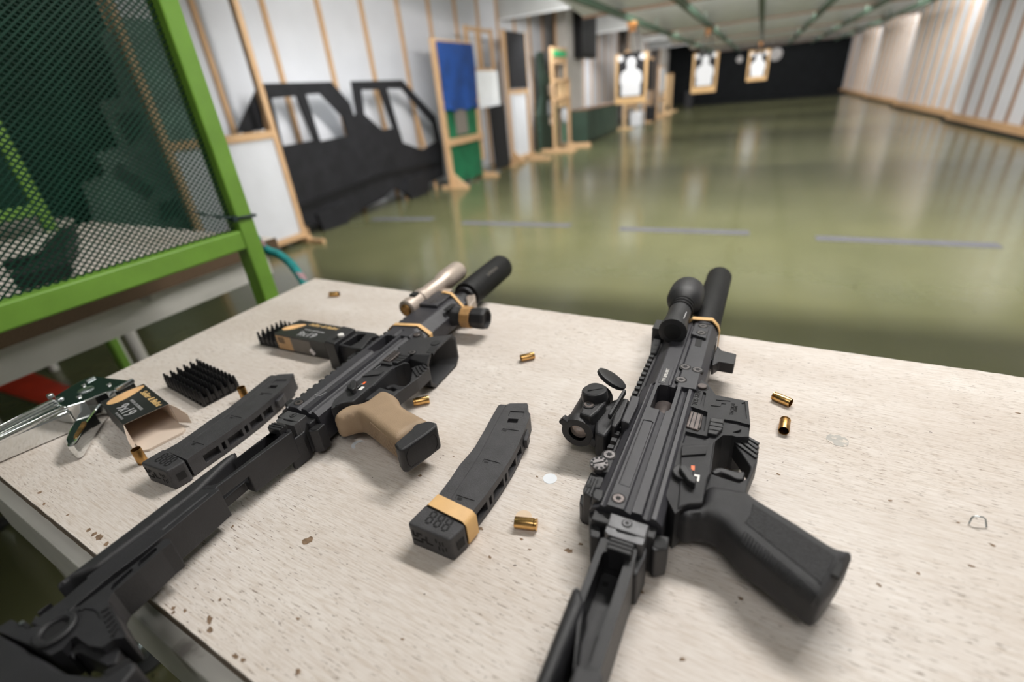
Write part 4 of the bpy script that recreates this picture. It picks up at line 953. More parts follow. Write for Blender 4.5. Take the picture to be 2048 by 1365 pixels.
# grip
def pillow(pts, h0, h1, r, grid=0.004):
    """solid slab over an outline whose upper and lower rims are quarter-rounds of radius r (height follows distance to the outline)."""
    from mathutils.geometry import delaunay_2d_cdt
    ol = []
    n = len(pts)
    for i in range(n):
        a, c = Vector(pts[i]), Vector(pts[(i + 1) % n]); k = max(1, int((c - a).length / 0.0022))
        for q in range(k): ol.append(a.lerp(c, q / k))
    n = len(ol); seg = [(ol[i], ol[(i + 1) % n]) for i in range(n)]
    def dist(p):
        best = 9.0
        for a, c in seg:
            if abs(a.x - p.x) > best + 0.003 and abs(c.x - p.x) > best + 0.003: continue
            d = c - a; t_ = max(0, min(1, (p - a).dot(d) / d.length_squared)); best = min(best, (p - a - d * t_).length)
        return best
    def inside(p):
        w = False
        for a, c in seg:
            if (a.y > p.y) != (c.y > p.y) and p.x < (c.x - a.x) * (p.y - a.y) / (c.y - a.y) + a.x: w = not w
        return w
    inner = []
    for f in (0.05, 0.15, 0.32, 0.55, 0.8, 1.0):
        for a, c in seg:
            d = (c - a).normalized(); m = (a + c) / 2
            for s in (1, -1):
                p = m + Vector((-d.y, d.x)) * s * r * f
                if inside(p) and dist(p) > r * f * 0.96: inner.append(p)
    x0, x1 = min(p.x for p in ol), max(p.x for p in ol); y0, y1 = min(p.y for p in ol), max(p.y for p in ol)
    x = x0
    while x < x1:
        y = y0
        while y < y1:
            p = Vector((x, y))
            if inside(p) and dist(p) > r * 1.05: inner.append(p)
            y += grid
        x += grid
    vs, es, fs, *_ = delaunay_2d_cdt([Vector((p.x, p.y)) for p in ol + inner], [(i, (i + 1) % n) for i in range(n)], [], 1, 1e-6)
    bm = B(); T_, B_ = [], []
    for v in vs:
        d = min(r, dist(v)); k = r - math.sqrt(max(0, r * r - (r - d) ** 2))
        T_.append(bm.verts.new((v.x, v.y, h1 - k))); B_.append(bm.verts.new((v.x, v.y, h0 + k)))
    cnt = {}
    for f in fs:
        bm.faces.new([T_[i] for i in f]); bm.faces.new([B_[i] for i in reversed(f)])
        for i in range(len(f)):
            e = tuple(sorted((f[i], f[(i + 1) % len(f)]))); cnt[e] = cnt.get(e, 0) + 1
    for (i, j), k in cnt.items():
        if k == 1: bm.faces.new((T_[i], T_[j], B_[j], B_[i]))
    return bm
def grip_body(G, pts, h0, h1, m, name='grip', bev=0.009):
    return meshobj(name, pillow(smooth_poly(pts, 1), h0, h1, bev), m, G.t, smooth=60)
from mathutils.bvhtree import BVHTree
def surf_hits(G, o):
    """find where a sight line meets the finished surface of o, in the carbine's own frame."""
    me = o.data; bv = BVHTree.FromPolygons([v.co for v in me.vertices], [tuple(p.vertices) for p in me.polygons])
    def loc(v): return Vector((v.dot(G.e), v.dot(G.l), v.z))
    org = loc(EYE - G.o)
    def hit(px, py):
        h = bv.ray_cast(org, loc(ray(px, py)).normalized()); return h[0]
    return hit
def ribs_on(G, o, n, a0, a1, b0, b1, m, r, name='backstrap_ribs'):
    hit = surf_hits(G, o); bm = B()
    for k in range(n):
        f = k / (n - 1); A = Vector(a0).lerp(Vector(a1), f); Bq = Vector(b0).lerp(Vector(b1), f); pts = []
        for q in range(6):
            p = A.lerp(Bq, q / 5); h = hit(*p)
            if h is not None: pts.append(h)
        if len(pts) >= 3: tube(bm, pts, r, 6)
    meshobj(name, bm, m, o, smooth=60, kind='stuff')
gp = [GR.g(*z7(a, b), h) for a, b, h in ((345, 125, .0445), (362, 20, .0445), (395, -95, .0445), (600, -60, .0445), (795, 5, .0420), (812, 52, .037), (880, 122, .037), (1090, 250, .037), (1300, 380, .037), (1530, 530, .037), (1740, 664, .037), (1860, 672, .037), (1905, 700, .037), (1898, 755, .035), (1790, 960, .033), (1640, 1205, .030), (1560, 1305, .028), (1505, 1305, .028), (1330, 1170, .029), (1180, 1050, .029), (960, 890, .029), (760, 735, .029), (640, 610, .029), (545, 505, .029), (470, 445, .029), (370, 405, .029), (260, 402, .029), (170, 425, .030), (100, 350, .032), (60, 290, .036), (85, 220, .042), (180, 160, .0445))]
grR = grip_body(GR, gp, 0.009, 0.0445, 'lower', bev=0.0090)
PP(grR, 'stippled_panel', tr(GR, z7, [(868, 145), (1745, 695), (1590, 985), (785, 342), (850, 255)], .0450), 0.043, 0.0450, 'panelrough', 0.0005)
ribs_on(GR, grR, 24, z7(800, 455), z7(1545, 1095), z7(755, 560), z7(1480, 1195), 'lower', 0.0014)
bm = B()
for k in range(34):
    f = k / 33; a = GR.g3(*z7(900 + (1725 - 900) * f, 136 + (664 - 136) * f), .037)
    lathe(bm, Vector((a.x, a.y, 0.0175)), (0, 0, 1), [(0, 0.0014), (0.0185, 0.0014)], 8)
meshobj('front_serrations', bm, 'lower', grR, kind='stuff')
PP(grR, 'base_slot', tr(GR, z7, [(1752, 755), (1832, 778), (1775, 928), (1692, 888)], .0448), 0.043, 0.0449, 'deep', 0.0003)
# folding stock: slim arm with trough, cheek piece
arm = PP(t, 'stock_arm', tr(GR, z6, [(560, 225), (640, 215), (838, 300), (846, 330), (800, 530), (570, 1240), (520, 1420), (330, 1420), (395, 650), (410, 610)], .044), 0.006, 0.044, 'polymer', 0.0012)
cut(arm, prism(B(), tr(GR, z6, [(568, 352), (590, 330), (735, 385), (750, 410), (520, 1080), (470, 1240), (420, 1440), (330, 1440), (425, 740)], .044), 0.022, 0.06))
PP(arm, 'trough_letter', tr(GR, z6, [(572, 566), (625, 575), (615, 612), (570, 605)], .0225), 0.0218, 0.0224, 'matte', 0.0002)
PP(arm, 'trough_slot', tr(GR, z6, [(528, 1000), (558, 1005), (505, 1200), (470, 1195)], .0225), 0.0218, 0.0226, 'deep', 0.0002)
ck = [GR.g(*z6(a, b), .040) for a, b in ((316, 690), (330, 645), (385, 632), (405, 655), (448, 770), (446, 815), (330, 1100), (210, 1400), (60, 1800), (-120, 1800), (40, 1380))]
meshobj('cheek_piece', pillow(smooth_poly(ck, 1), 0.004, 0.050, 0.0115), 'polymer', t, smooth=60)
PP(arm, 'stock_body', tr(GR, z6, [(352, 1240), (375, 1215), (430, 1245), (520, 1250), (575, 1290), (575, 1340), (470, 1800), (180, 1800), (300, 1420)], .046), 0.004, 0.046, 'polymer', 0.0016, 3)
# red dot sight: tube, turret, mount, flip-up caps
ob = bpy.data.objects.new('red_dot_sight', None); COL.objects.link(ob); ob.parent = t
ca = Vector((0.086, 0.0625, 0.029)); ax = Vector((1, 0, 0))
bm = B(); lathe(bm, ca, ax, [(0, 0.0088), (0.0, 0.0158), (0.004, 0.0165), (0.010, 0.0165), (0.012, 0.0148), (0.020, 0.0150), (0.055, 0.0152), (0.056, 0.0162), (0.066, 0.0162), (0.066, 0.0125)], 40, cap=False)
meshobj('tube_body', bm, 'polymer', ob, smooth=35)
bm = B(); lathe(bm, ca + ax * 0.004, ax, [(0, 0.0001), (0.0006, 0.0086), (0.0012, 0.0092)], 40); meshobj('rear_lens', bm, 'glass', ob, smooth=40)
bm = B(); lathe(bm, ca + ax * 0.060, ax, [(0, 0.0125), (0.001, 0.0125)], 40); meshobj('front_lens', bm, 'glass', ob)
for ang in (200, 40):                                            # ears of the rear cap ring
    d = Vector((0, math.cos(math.radians(ang)), math.sin(math.radians(ang))))
    bm = B(); beam(bm, ca + d * 0.014 + ax * 0.001, ca + d * 0.0205 + ax * 0.001, 0.008, 0.007, (1, 0, 0)); meshobj('cap_ring_ear', bm, 'polymer', ob, bevel=0.001)
kc = GR.g3(*z2(565, 405), .057)
hb = [GR.g(*z2(a, b), .052) for a, b in ((375, 500), (350, 620), (310, 740), (500, 800), (620, 700), (745, 560), (700, 320), (420, 320))]
PP(ob, 'turret_housing', hb, 0.026, 0.0495, 'polymer', 0.0025, 3)
bm = B(); lathe(bm, kc - Vector((0, 0, 0.010)), (0.05, 0.12, 1), [(0, 0.0128), (0.007, 0.0128), (0.0095, 0.0122), (0.0105, 0.0110)], 40); kn = meshobj('intensity_knob', bm, 'polymer', ob, smooth=30)
bm = B(); beam(bm, kc + Vector((-0.004, 0.0062, 0.0002)), kc + Vector((0.003, -0.0065, 0.0008)), 0.0012, 0.0014); meshobj('knob_slot', bm, 'deep', kn)
q = GR.g(*z2(462, 642), .050); screw(ob, q[0] * 1000, -q[1] * 1000, 50.2, 0.0050, 'bolt')
# flip cap standing up at the front, hinge bar
c0 = GR.g3(*z2(805, 262), .050)
La = (GR.g3(*z2(1030, 425), .044) - GR.g3(*z2(580, 105), .056)).normalized()
wv = up(*z2(805, 262), .050) - EYE; vw = Vector((wv.dot(GR.e), wv.dot(GR.l), wv.z)).normalized()
n0 = La.cross(vw).normalized(); n0 = n0 if n0.z > 0 else -n0
nf = (n0 * 0.955 - vw * 0.30).normalized()
bm = B(); lathe(bm, c0, nf, [(0, 0.0150), (0.0012, 0.0166), (0.0042, 0.0166), (0.0050, 0.0150)], 36); meshobj('flip_cap', bm, 'polymer', ob, smooth=35)
bm = B(); beam(bm, GR.g3(*z2(1040, 430), .050), GR.g3(*z2(790, 840), .046), 0.0030, 0.006); meshobj('cap_hinge_bar', bm, 'polymer', ob, bevel=0.0008)
bm = B(); prism(bm, [GR.g(*z2(a, b), .040) for a, b in ((560, 860), (700, 640), (860, 520), (1000, 520), (900, 900), (720, 1120), (560, 1060))], 0.010, 0.038); meshobj('mount_neck', bm, 'polymer', ob, bevel=0.003, seg=3)
PP(ob, 'mount_block', [GR.g(*z2(a, b), .046) for a, b in ((1010, 500), (1110, 520), (985, 850), (890, 975), (815, 950), (870, 760))], 0.008, 0.044, 'polymer', 0.0018, 3)
PP(ob, 'mount_clamp', [GR.g(*z2(a, b), .0475) for a, b in ((1150, 485), (1282, 512), (1250, 640), (1105, 940), (975, 895), (1075, 660))], 0.010, 0.0475, 'anod', 0.0014)
# rear sight with aperture drum, folding block behind it
rs = PP(t, 'rear_sight', [GR.g(*z4(a, b), .041) for a, b in ((445, 236), (540, 290), (458, 505), (300, 490), (262, 400), (330, 320))], 0.010, 0.041, 'polymer', 0.0012)
q = GR.g(*z4(466, 300), .041); screw(rs, q[0] * 1000, -q[1] * 1000, 41.2, 0.0052, 'steel')
c = GR.g3(*z4(345, 398), .043)
bm = B(); lathe(bm, c, (0, 0, 1), [(-0.004, 0.0078), (0, 0.0078), (0.0006, 0.0072)], 40); dr = meshobj('aperture_drum', bm, 'steel', rs, smooth=30)
for k in range(10):
    a = 2 * math.pi * k / 10; bm = B(); lathe(bm, c + Vector((math.cos(a) * 0.0060, math.sin(a) * 0.0060, 0.0002)), (0, 0, 1), [(0, 0.0012), (0.0007, 0.0012)], 10); meshobj('drum_hole', bm, 'deep', dr)
bm = B(); beam(bm, c + Vector((-0.003, 0.0042, 0.0006)), c + Vector((0.0032, -0.0040, 0.0006)), 0.0011, 0.0010); meshobj('drum_slot', bm, 'deep', dr)
b1 = PP(t, 'sight_base', [GR.g(*z4(a, b), .038) for a, b in ((248, 495), (340, 540), (400, 560), (392, 690), (300, 690), (255, 800), (152, 745), (158, 690))], 0.004, 0.038, 'polymer', 0.0012)
for k in range(3):
    bm = B(); beam(bm, GR.g3(*z4(262 + k * 34, 575 + k * 8), .0383), GR.g3(*z4(190 + k * 34, 740 + k * 12), .0383), 0.0008, 0.0008); meshobj('groove', bm, 'deep', b1)
c = GR.g3(*z4(222, 668), .0382); bm = B(); lathe(bm, c, (0, 0, 1), [(0, 0.0020), (0.0004, 0.0020)], 14); meshobj('pin_hole', bm, 'deep', b1)
PP(b1, 'clamp_bar', [GR.g(*z4(a, b), .020) for a, b in ((130, 760), (245, 800), (235, 940), (140, 910), (112, 860))], 0.0, 0.020, 'polymer', 0.001)

# ------------------------------------------------------------------ LEFT CARBINE: own parts
t = GL.t; G = GL
for (a, b, c2) in (((680, 378), (762, 397), (858, 338)),):
    bm = B(); beam(bm, GL.g3(*y3(*a), .0482), GL.g3(*y3(*b), .0482), 0.0006, 0.0003); beam(bm, GL.g3(*y3(*b), .0482), GL.g3(*y3(*c2), .0482), 0.0006, 0.0003); meshobj('engraved_mark', bm, 'silver', recL)
# handguard (longer, angular)
hgp = [(-19, 8), (-19.5, 34), (-15, 41), (-11, 46.6), (22, 46.6), (25, 46), (40, 34), (40.5, 12), (33, 5), (-13, 5)]
hgd = meshobj('handguard', extr(B(), hgp, 186, 318), 'anod', t, bevel=0.0008)
for (a, b, w) in (((610, 810), (680, 762), 0.004), ((730, 850), (830, 770), 0.0085)):
    bm = B(); beam(bm, GL.g3(*y1(*a), .0468), GL.g3(*y1(*b), .0468), w, 0.0012); meshobj('vent_slot', bm, 'deep', hgd)
fbl = PP(hgd, 'front_block', [(0.262, 0.012), (0.318, 0.012), (0.318, -0.020), (0.262, -0.020)], 0.03, 0.0515, 'anod', 0.0012)
screw(fbl, 300, 6, 51.5, 0.0045); screw(fbl, 275, 6, 51.5, 0.0045)
bm = B(); lathe(bm, (0.316, -0.020, 0.027), (1, 0, 0), [(0, 0.0135), (0.040, 0.0135)], 32); meshobj('barrel_nut', bm, 'polymer', t, smooth=40)
suppressor(GL, 21.5, 31.0, 350, 500, 0.0232)
q0 = Vector((0.415, -0.0225, 0.034))
put_text('suppressor_lettering', 'SUPPRESSOR', 0.0075, q0 + Vector((0.01, -0.0155, 0.0143)), (1, 0, 0), (0, 1, 0.93), 'boxgrey', t, depth=0.0001)
# bands
bd = bandloop(t, 'rubber_band', [(-19, 42), (-12, 47.4), (25, 47.4), (32, 42), (40.6, 35), (41, 12), (33, 4), (-14, 4), (-20.5, 10)], 199, 7.0, 'band', 0.12); bd['label'] = 'wide tan rubber band round the rear of the handguard'
bd = bandloop(t, 'rubber_band', [(2, 51.6), (8, 52.2), (20, 52), (27, 46.4), (41, 34), (41.4, 12), (33, 4), (-8, 4), (-8, 40)], 312, 6.0, 'band', -0.25); bd['label'] = 'tan rubber band at the front of the handguard'
# sand coloured light on the far side of the rail
A = GL.g3(812, 620, .048); Bq = GL.g3(917, 541, .054)
d = (Bq - A); L = d.length; d.normalize()
bm = B(); lathe(bm, A, d, [(0, 0.0115), (0.002, 0.0140), (0.014, 0.0145), (0.016, 0.0128), (0.034, 0.0128), (0.036, 0.0148), (0.046, 0.0148), (0.048, 0.0130), (L * 0.62, 0.0130), (L * 0.66, 0.0160), (L * 0.74, 0.0172), (L * 0.98, 0.0172), (L, 0.0160), (L, 0.013)], 40)
ll = meshobj('weapon_light', bm, 'fde', t, smooth=35, label='sand coloured weapon light beside the rail')
bm = B(); lathe(bm, A - d * 0.002, d, [(0, 0.0085), (0.003, 0.0095)], 24); meshobj('tail_switch', bm, 'brassold', ll, smooth=35)
x_, y_, _ = frame_of(d)
bm = B(); beam(bm, A + d * 0.020 + Vector((0, 0, 0.0125)), A + d * 0.032 + Vector((0, 0, 0.0125)), 0.010, 0.006); meshobj('clip', bm, 'deep', ll, bevel=0.001)
bm = B(); m0 = A + d * (L * 0.45); box(bm, m0.x - 0.02, m0.x + 0.02, m0.y - 0.028, m0.y - 0.004, 0.020, 0.048); meshobj('light_mount', bm, 'fde', ll, bevel=0.002)
for s in (0.02, 0.012):
    bm = B(); lathe(bm, Vector((m0.x - 0.05 + s, m0.y - 0.016, 0.048)), (0, 0, 1), [(-0.012, 0.006), (0.002, 0.006)], 18); meshobj('clamp_nut', bm, 'bolt', ll, smooth=30)
# sand coloured front stop and black vertical grip tube with brown band
PP(t, 'front_stop', [GL.g(*y1(a, b), .034) for a, b in ((985, 690), (1060, 612), (1105, 640), (1118, 720), (1050, 800), (1010, 810))], 0.012, 0.036, 'fde', 0.004, 3)
A = GL.g3(*y1(800, 920), .030); Bq = GL.g3(*y1(1265, 965), .030); d = (Bq - A); d.z = 0; L = d.length
bm = B(); lathe(bm, A, d, [(0, 0.018), (L * 0.25, 0.0155), (L * 0.62, 0.0150), (L * 0.66, 0.0165), (L * 0.92, 0.0172), (L, 0.0160), (L, 0.0125), (L * 0.90, 0.0118), (L * 0.90, 0.0005)], 8, cap=False)
vg = meshobj('vertical_grip', bm, 'polymer', t, bevel=0.002, seg=3)
bm = B(); lathe(bm, A + d * 0.34, d, [(0, 0.0150), (0.0, 0.0170), (L * 0.26, 0.0170), (L * 0.26, 0.0150)], 10); meshobj('brown_band', bm, 'band2', vg, bevel=0.001)
# flared magazine well
def ring(bm, pts): return [bm.verts.new(p) for p in pts]
bm = B()
def oct_(u0, u1, h0, h1, v, c):
    u0, u1, h0, h1, v, c = [q / 1000 for q in (u0, u1, h0, h1, v, c)]
    return [(u0 + c, -v, h1), (u1 - c, -v, h1), (u1, -v, h1 - c), (u1, -v, h0 + c), (u1 - c, -v, h0), (u0 + c, -v, h0), (u0, -v, h0 + c), (u0, -v, h1 - c)]
R0 = ring(bm, oct_(124, 172, 4, 45, 34, 3)); R1 = ring(bm, oct_(124, 178, 2, 47, 58, 4)); R2 = ring(bm, oct_(120, 194, 0.5, 49, 88, 9)); R3 = ring(bm, oct_(124, 190, 4, 46, 88, 8)); R4 = ring(bm, oct_(131, 168, 10, 40, 60, 3))
for a, b in ((R0, R1), (R1, R2), (R2, R3), (R3, R4)):
    for i in range(8): bm.faces.new((a[i], a[(i + 1) % 8], b[(i + 1) % 8], b[i]))
bm.faces.new(R0); bm.faces.new(R4)
mw = meshobj('flared_magazine_well', bm, 'lower', t, bevel=0.001)
q = GL.g(*y2(1262, 580), .048); screw(mw, q[0] * 1000, -q[1] * 1000, 48.0, 0.0042)
PP(mw, 'rim_panel', [GL.g(*y2(a, b), .0485) for a, b in ((1450, 585), (1520, 500), (1620, 500), (1545, 605))], 0.046, 0.0492, 'panelrough', 0.0006)
bm = B(); c = GL.g3(*y2(1575, 450), .0492); lathe(bm, c, (0, 0, 1), [(-0.002, 0.0060), (0.0002, 0.0060)], 24); meshobj('round_emblem', bm, 'panelrough', mw)
# tan grip
tg = [GL.g(px, py, h) for px, py, h in ((667, 834, .041), (677, 821, .042), (700, 809, .042), (727, 806, .042), (745, 793, .042), (758, 783, .042), (774, 781, .042), (795, 793, .042), (801, 809, .041), (812, 821, .039), (835, 834, .038), (858, 847, .038), (862, 853, .038), (838, 868, .034), (806, 896, .030), (794, 905, .027), (770, 888, .026), (748, 870, .026), (732, 858, .026), (720, 848, .028), (700, 850, .030), (684, 852, .032), (672, 846, .036))]
grL = grip_body(GL, tg, 0.013, 0.0445, 'tan', bev=0.0085)
grL['label'] = 'tan pistol grip with black base cap'
ribs_on(GL, grL, 24, (742, 846), (797, 893), (735, 862), (789, 914), 'tan', 0.0008)
cp = [GL.g(px, py, .042) for px, py in ((789, 893), (824, 863), (830, 854), (858, 846), (874, 850), (874, 858), (850, 876), (806, 906), (797, 905))]
cap = meshobj('grip_cap', prism(B(), cp, 0.017, 0.0450), 'polymer', grL, bevel=0.0022, seg=3)
e0 = GL.g3(806, 906, .042); e1_ = GL.g3(874, 858, .042); dd = (e1_ - e0); dd.z = 0; W_ = dd.length; dd.normalize(); nn = Vector((dd.y, -dd.x, 0))
nn = nn if (nn.x < 0) == (e0.x - GL.g3(820, 860, .042).x < 0) else nn
ring_ = [(0.12, .021), (0.06, .026), (0.06, .036), (0.14, .0415), (0.62, .0415), (0.66, .039), (0.88, .039), (0.94, .034), (0.94, .026), (0.86, .021)]
mid_ = e0 + dd * (W_ * 0.5); s_ = 1 if (GL.g3(820, 920, .01) - mid_).dot(nn) > 0 else -1
bm = B(); tube(bm, [Vector(((e0 + dd * (W_ * f)).x, (e0 + dd * (W_ * f)).y, z)) + nn * s_ * 0.0002 for f, z in ring_], 0.0007, 6, closed=True); meshobj('cap_outline', bm, 'deep', cap)
# optic lying beyond the receiver: block with hood frame
ob = bpy.data.objects.new('holographic_sight', None); COL.objects.link(ob); ob.parent = t
hb = [GL.g(*y6(a, b), .046) for a, b in ((540, 490), (975, 135), (1262, 205), (770, 545))]
PP(ob, 'sight_housing', hb, 0.002, 0.046, 'polymer', 0.0014)
fr = meshobj('hood_frame', prism(B(), [GL.g(*y6(a, b), .040) for a, b in ((800, 560), (1290, 235), (1720, 300), (1800, 350), (1620, 400), (1400, 670), (1180, 640))], 0.004, 0.040), 'polymer', ob, bevel=0.0014)
cut(fr, prism(B(), [GL.g(*y6(a, b), .040) for a, b in ((960, 540), (1300, 330), (1500, 320), (1350, 480), (1150, 590))], -0.01, 0.06))
bm = B(); c = GL.g3(*y6(935, 370), .0462); lathe(bm, c, (0, 0, 1), [(0, 0.0042), (0.0025, 0.0042), (0.003, 0.0036)], 20); meshobj('white_button', bm, 'whitepaint', ob, smooth=30)
bm = B(); beam(bm, GL.g3(*y6(770, 440), .0464), GL.g3(*y6(860, 385), .0464), 0.004, 0.0008); meshobj('button_groove', bm, 'deep', ob)
bm = B(); box(bm, 0.118, 0.176, 0.0235, 0.036, 0.012, 0.034); meshobj('mount_foot', bm, 'polymer', ob, bevel=0.001)
# stock, unfolded and overhanging the table edge
arm = PP(t, 'stock_arm', [GL.g(*y4(a, b), .044) for a, b in ((985, 380), (1185, 340), (1210, 380), (330, 1030), (300, 1060), (130, 1060), (440, 770), (870, 445))], 0.012, 0.044, 'polymer', 0.0012)
cut(arm, prism(B(), [GL.g(*y4(a, b), .044) for a, b in ((900, 440), (960, 395), (1060, 425), (1040, 450), (330, 990), (150, 1040), (450, 760))], 0.022, 0.06),
    prism(B(), [(-0.088, -0.035), (-0.122, -0.035), (-0.122, -0.012), (-0.088, -0.012)], 0.010, 0.032))
zL = Zc(0, 872, .5087)
def lq(pts, h): return [GL.g(*zL(*p), h) for p in pts]
ck = lq([(924, 64), (926, 82), (885, 118), (778, 222), (640, 330), (480, 452), (385, 522), (330, 540), (280, 560), (226, 600), (222, 588), (300, 530), (520, 365), (780, 168), (880, 92)], .044)
meshobj('cheek_piece', pillow(ck, 0.016, 0.046, 0.004, 0.003), 'polymer', t, smooth=60)
hh = 0.0435
bar = meshobj('stock_bar', prism(B(), lq([(806, 200), (815, 194), (850, 197), (862, 212), (668, 372), (556, 462), (440, 546), (352, 619), (300, 662), (205, 760), (120, 740), (150, 690), (330, 562), (560, 388), (760, 232)], hh), 0.013, hh), 'polymer', t, bevel=0.0016, seg=3)
bm = B(); beam(bm, Vector((*lq([(820, 228)], hh)[0], hh + .0002)), Vector((*lq([(640, 372)], hh)[0], hh + .0002)), 0.0022, 0.0008); meshobj('highlight_strip', bm, 'hinge', bar)  # paler strip paints the highlight along the bar's top
h2 = 0.0430
zW = Zc(0, 1030, .3738)
def wq(pts, h): return [GL.g(*zW(*p), h) for p in pts]
sbp = wq([(880, 130), (906, 128), (915, 150), (862, 190), (742, 298), (606, 412), (580, 455), (584, 505), (640, 630), (666, 655), (604, 668), (546, 712), (475, 702), (404, 650), (372, 668), (330, 720), (270, 752), (200, 715), (0, 628), (-30, 612), (60, 560), (150, 610), (300, 560), (380, 505), (430, 486), (560, 388), (700, 280)], h2)
sb_ = meshobj('stock_body', prism(B(), sbp, 0.016, h2), 'polymer', t, bevel=0.0016, seg=3)
hh_ = hh; hh = h2
def hole(pts, d0=-0.02): return prism(B(), [GL.g(px, py, hh) for px, py in pts], d0, 0.07)
def hl(pts, d0): return prism(B(), lq(pts, h2), d0, 0.07)
def hw(pts, d0): return prism(B(), wq(pts, h2), d0, 0.07)
cut(sb_, hw([(735, 266), (743, 278), (838, 192), (840, 178), (824, 180), (745, 246)], -0.02), hw([(590, 395), (600, 405), (706, 304), (712, 288), (694, 292), (602, 372)], -0.02),
    hw([(420, 505), (432, 512), (452, 500), (500, 505), (520, 520), (540, 560), (480, 560), (420, 560), (400, 535)], 0.0418))
cut(bar, prism(B(), lq([(138, 705), (150, 715), (250, 640), (345, 560), (330, 555), (230, 630)], hh_), 0.030, 0.07))
ring_c = GL.g3(114, 1264, hh); ring_c.z = 0.0435
bm = B(); lathe(bm, ring_c, (0, 0, 1), [(-0.006, 0.0070), (-0.006, 0.0115), (0.0026, 0.0115), (0.0036, 0.0105), (0.0036, 0.0080), (0.002, 0.0068), (-0.006, 0.0068)], 36, cap=False); rg = meshobj('sling_socket', bm, 'polymer', sb_, smooth=35)
bm = B(); lathe(bm, ring_c, (0, 0, 1), [(-0.005, 0.0068), (0.0006, 0.0068)], 28); meshobj('socket_bore', bm, 'deep', rg)
for k in range(6):
    f = k / 5; bm = B(); beam(bm, GL.g3(202 + 22 * f, 1226 + 48 * f, hh + 0.0004), GL.g3(217 + 18 * f, 1216 + 42 * f, hh + 0.0004), 0.0016, 0.0014); meshobj('stock_rib', bm, 'deep', sb_)
bm = B()
for k in range(12):
    f = k / 11; a = GL.g3(219 + 27 * f, 1220 + 52 * f, hh); lathe(bm, Vector((a.x, a.y, 0.0165)), (0, 0, 1), [(0, 0.0016), (0.026, 0.0016)], 8)
meshobj('edge_serrations', bm, 'polymer', sb_, kind='stuff')
PP(sb_, 'sling_catch', [GL.g(px, py, hh + 0.001) for px, py in ((38, 1246), (46, 1240), (60, 1250), (52, 1258))], 0.040, hh + 0.0006, 'deep', 0.0004)
bm = B(); lathe(bm, GL.g3(44, 1247, hh + 0.001), (0, 0, 1), [(0, 0.0014), (0.001, 0.0012)], 12); meshobj('catch_ball', bm, 'zinc', sb_, smooth=30)
pad = meshobj('butt_plate', prism(B(), [GL.g(px, py, hh) for px, py in ((-2, 1266), (66, 1306), (130, 1345), (196, 1352), (204, 1345), (246, 1318), (268, 1322), (270, 1334), (200, 1420), (-60, 1420), (-60, 1270))], 0.012, hh - 0.001), 'polymer', t, bevel=0.003, seg=3)
strut = meshobj('lower_strut', prism(B(), [GL.g(px, py, 0.036) for px, py in ((128, 1296), (140, 1284), (164, 1286), (206, 1308), (222, 1288), (240, 1300), (232, 1328), (214, 1332), (160, 1306), (150, 1306), (146, 1318))], 0.014, 0.036), 'polymer', sb_, bevel=0.002)
PP(pad, 'pad_groove', [GL.g(px, py, hh - 0.0006) for px, py in ((205, 1345), (255, 1316), (262, 1322), (214, 1354))], 0.035, hh - 0.0004, 'deep', 0.0006)
# ================================================================== MAGAZINES
zm = Zc(800, 790, .2491); zl = Zc(280, 740, .1832)
MO = up(*zm(395, 1165), .024); MA = up(*zm(1040, 165), .0225); md = (MA - MO); md.z = 0
mang = math.atan2(md.y, md.x); me_ = md.normalized(); mn_ = Vector((-me_.y, me_.x, 0))
def mg(px, py, h, z=zm):
    d = up(*z(px, py), h) - MO; return (d.dot(me_), d.dot(mn_))
def seg7(bm, o, ux, uy, s, h):
    """an 8 built from seven engraved bars; ux reading direction, uy letter-up, s height."""
    w = s * 0.40; k = s * 0.085
    def bar(x0, y0, x1, y1):
        a = Vector((*o, h)) + ux * x0 + uy * y0; b = Vector((*o, h)) + ux * x1 + uy * y1; beam(bm, a, b, k * 1.5, 0.0005)
    g = k * 0.7
    for yy in (0, s / 2, s): bar(g, yy, w - g, yy)
    for xx in (0, w):
        bar(xx, g, xx, s / 2 - g); bar(xx, s / 2 + g, xx, s - g)
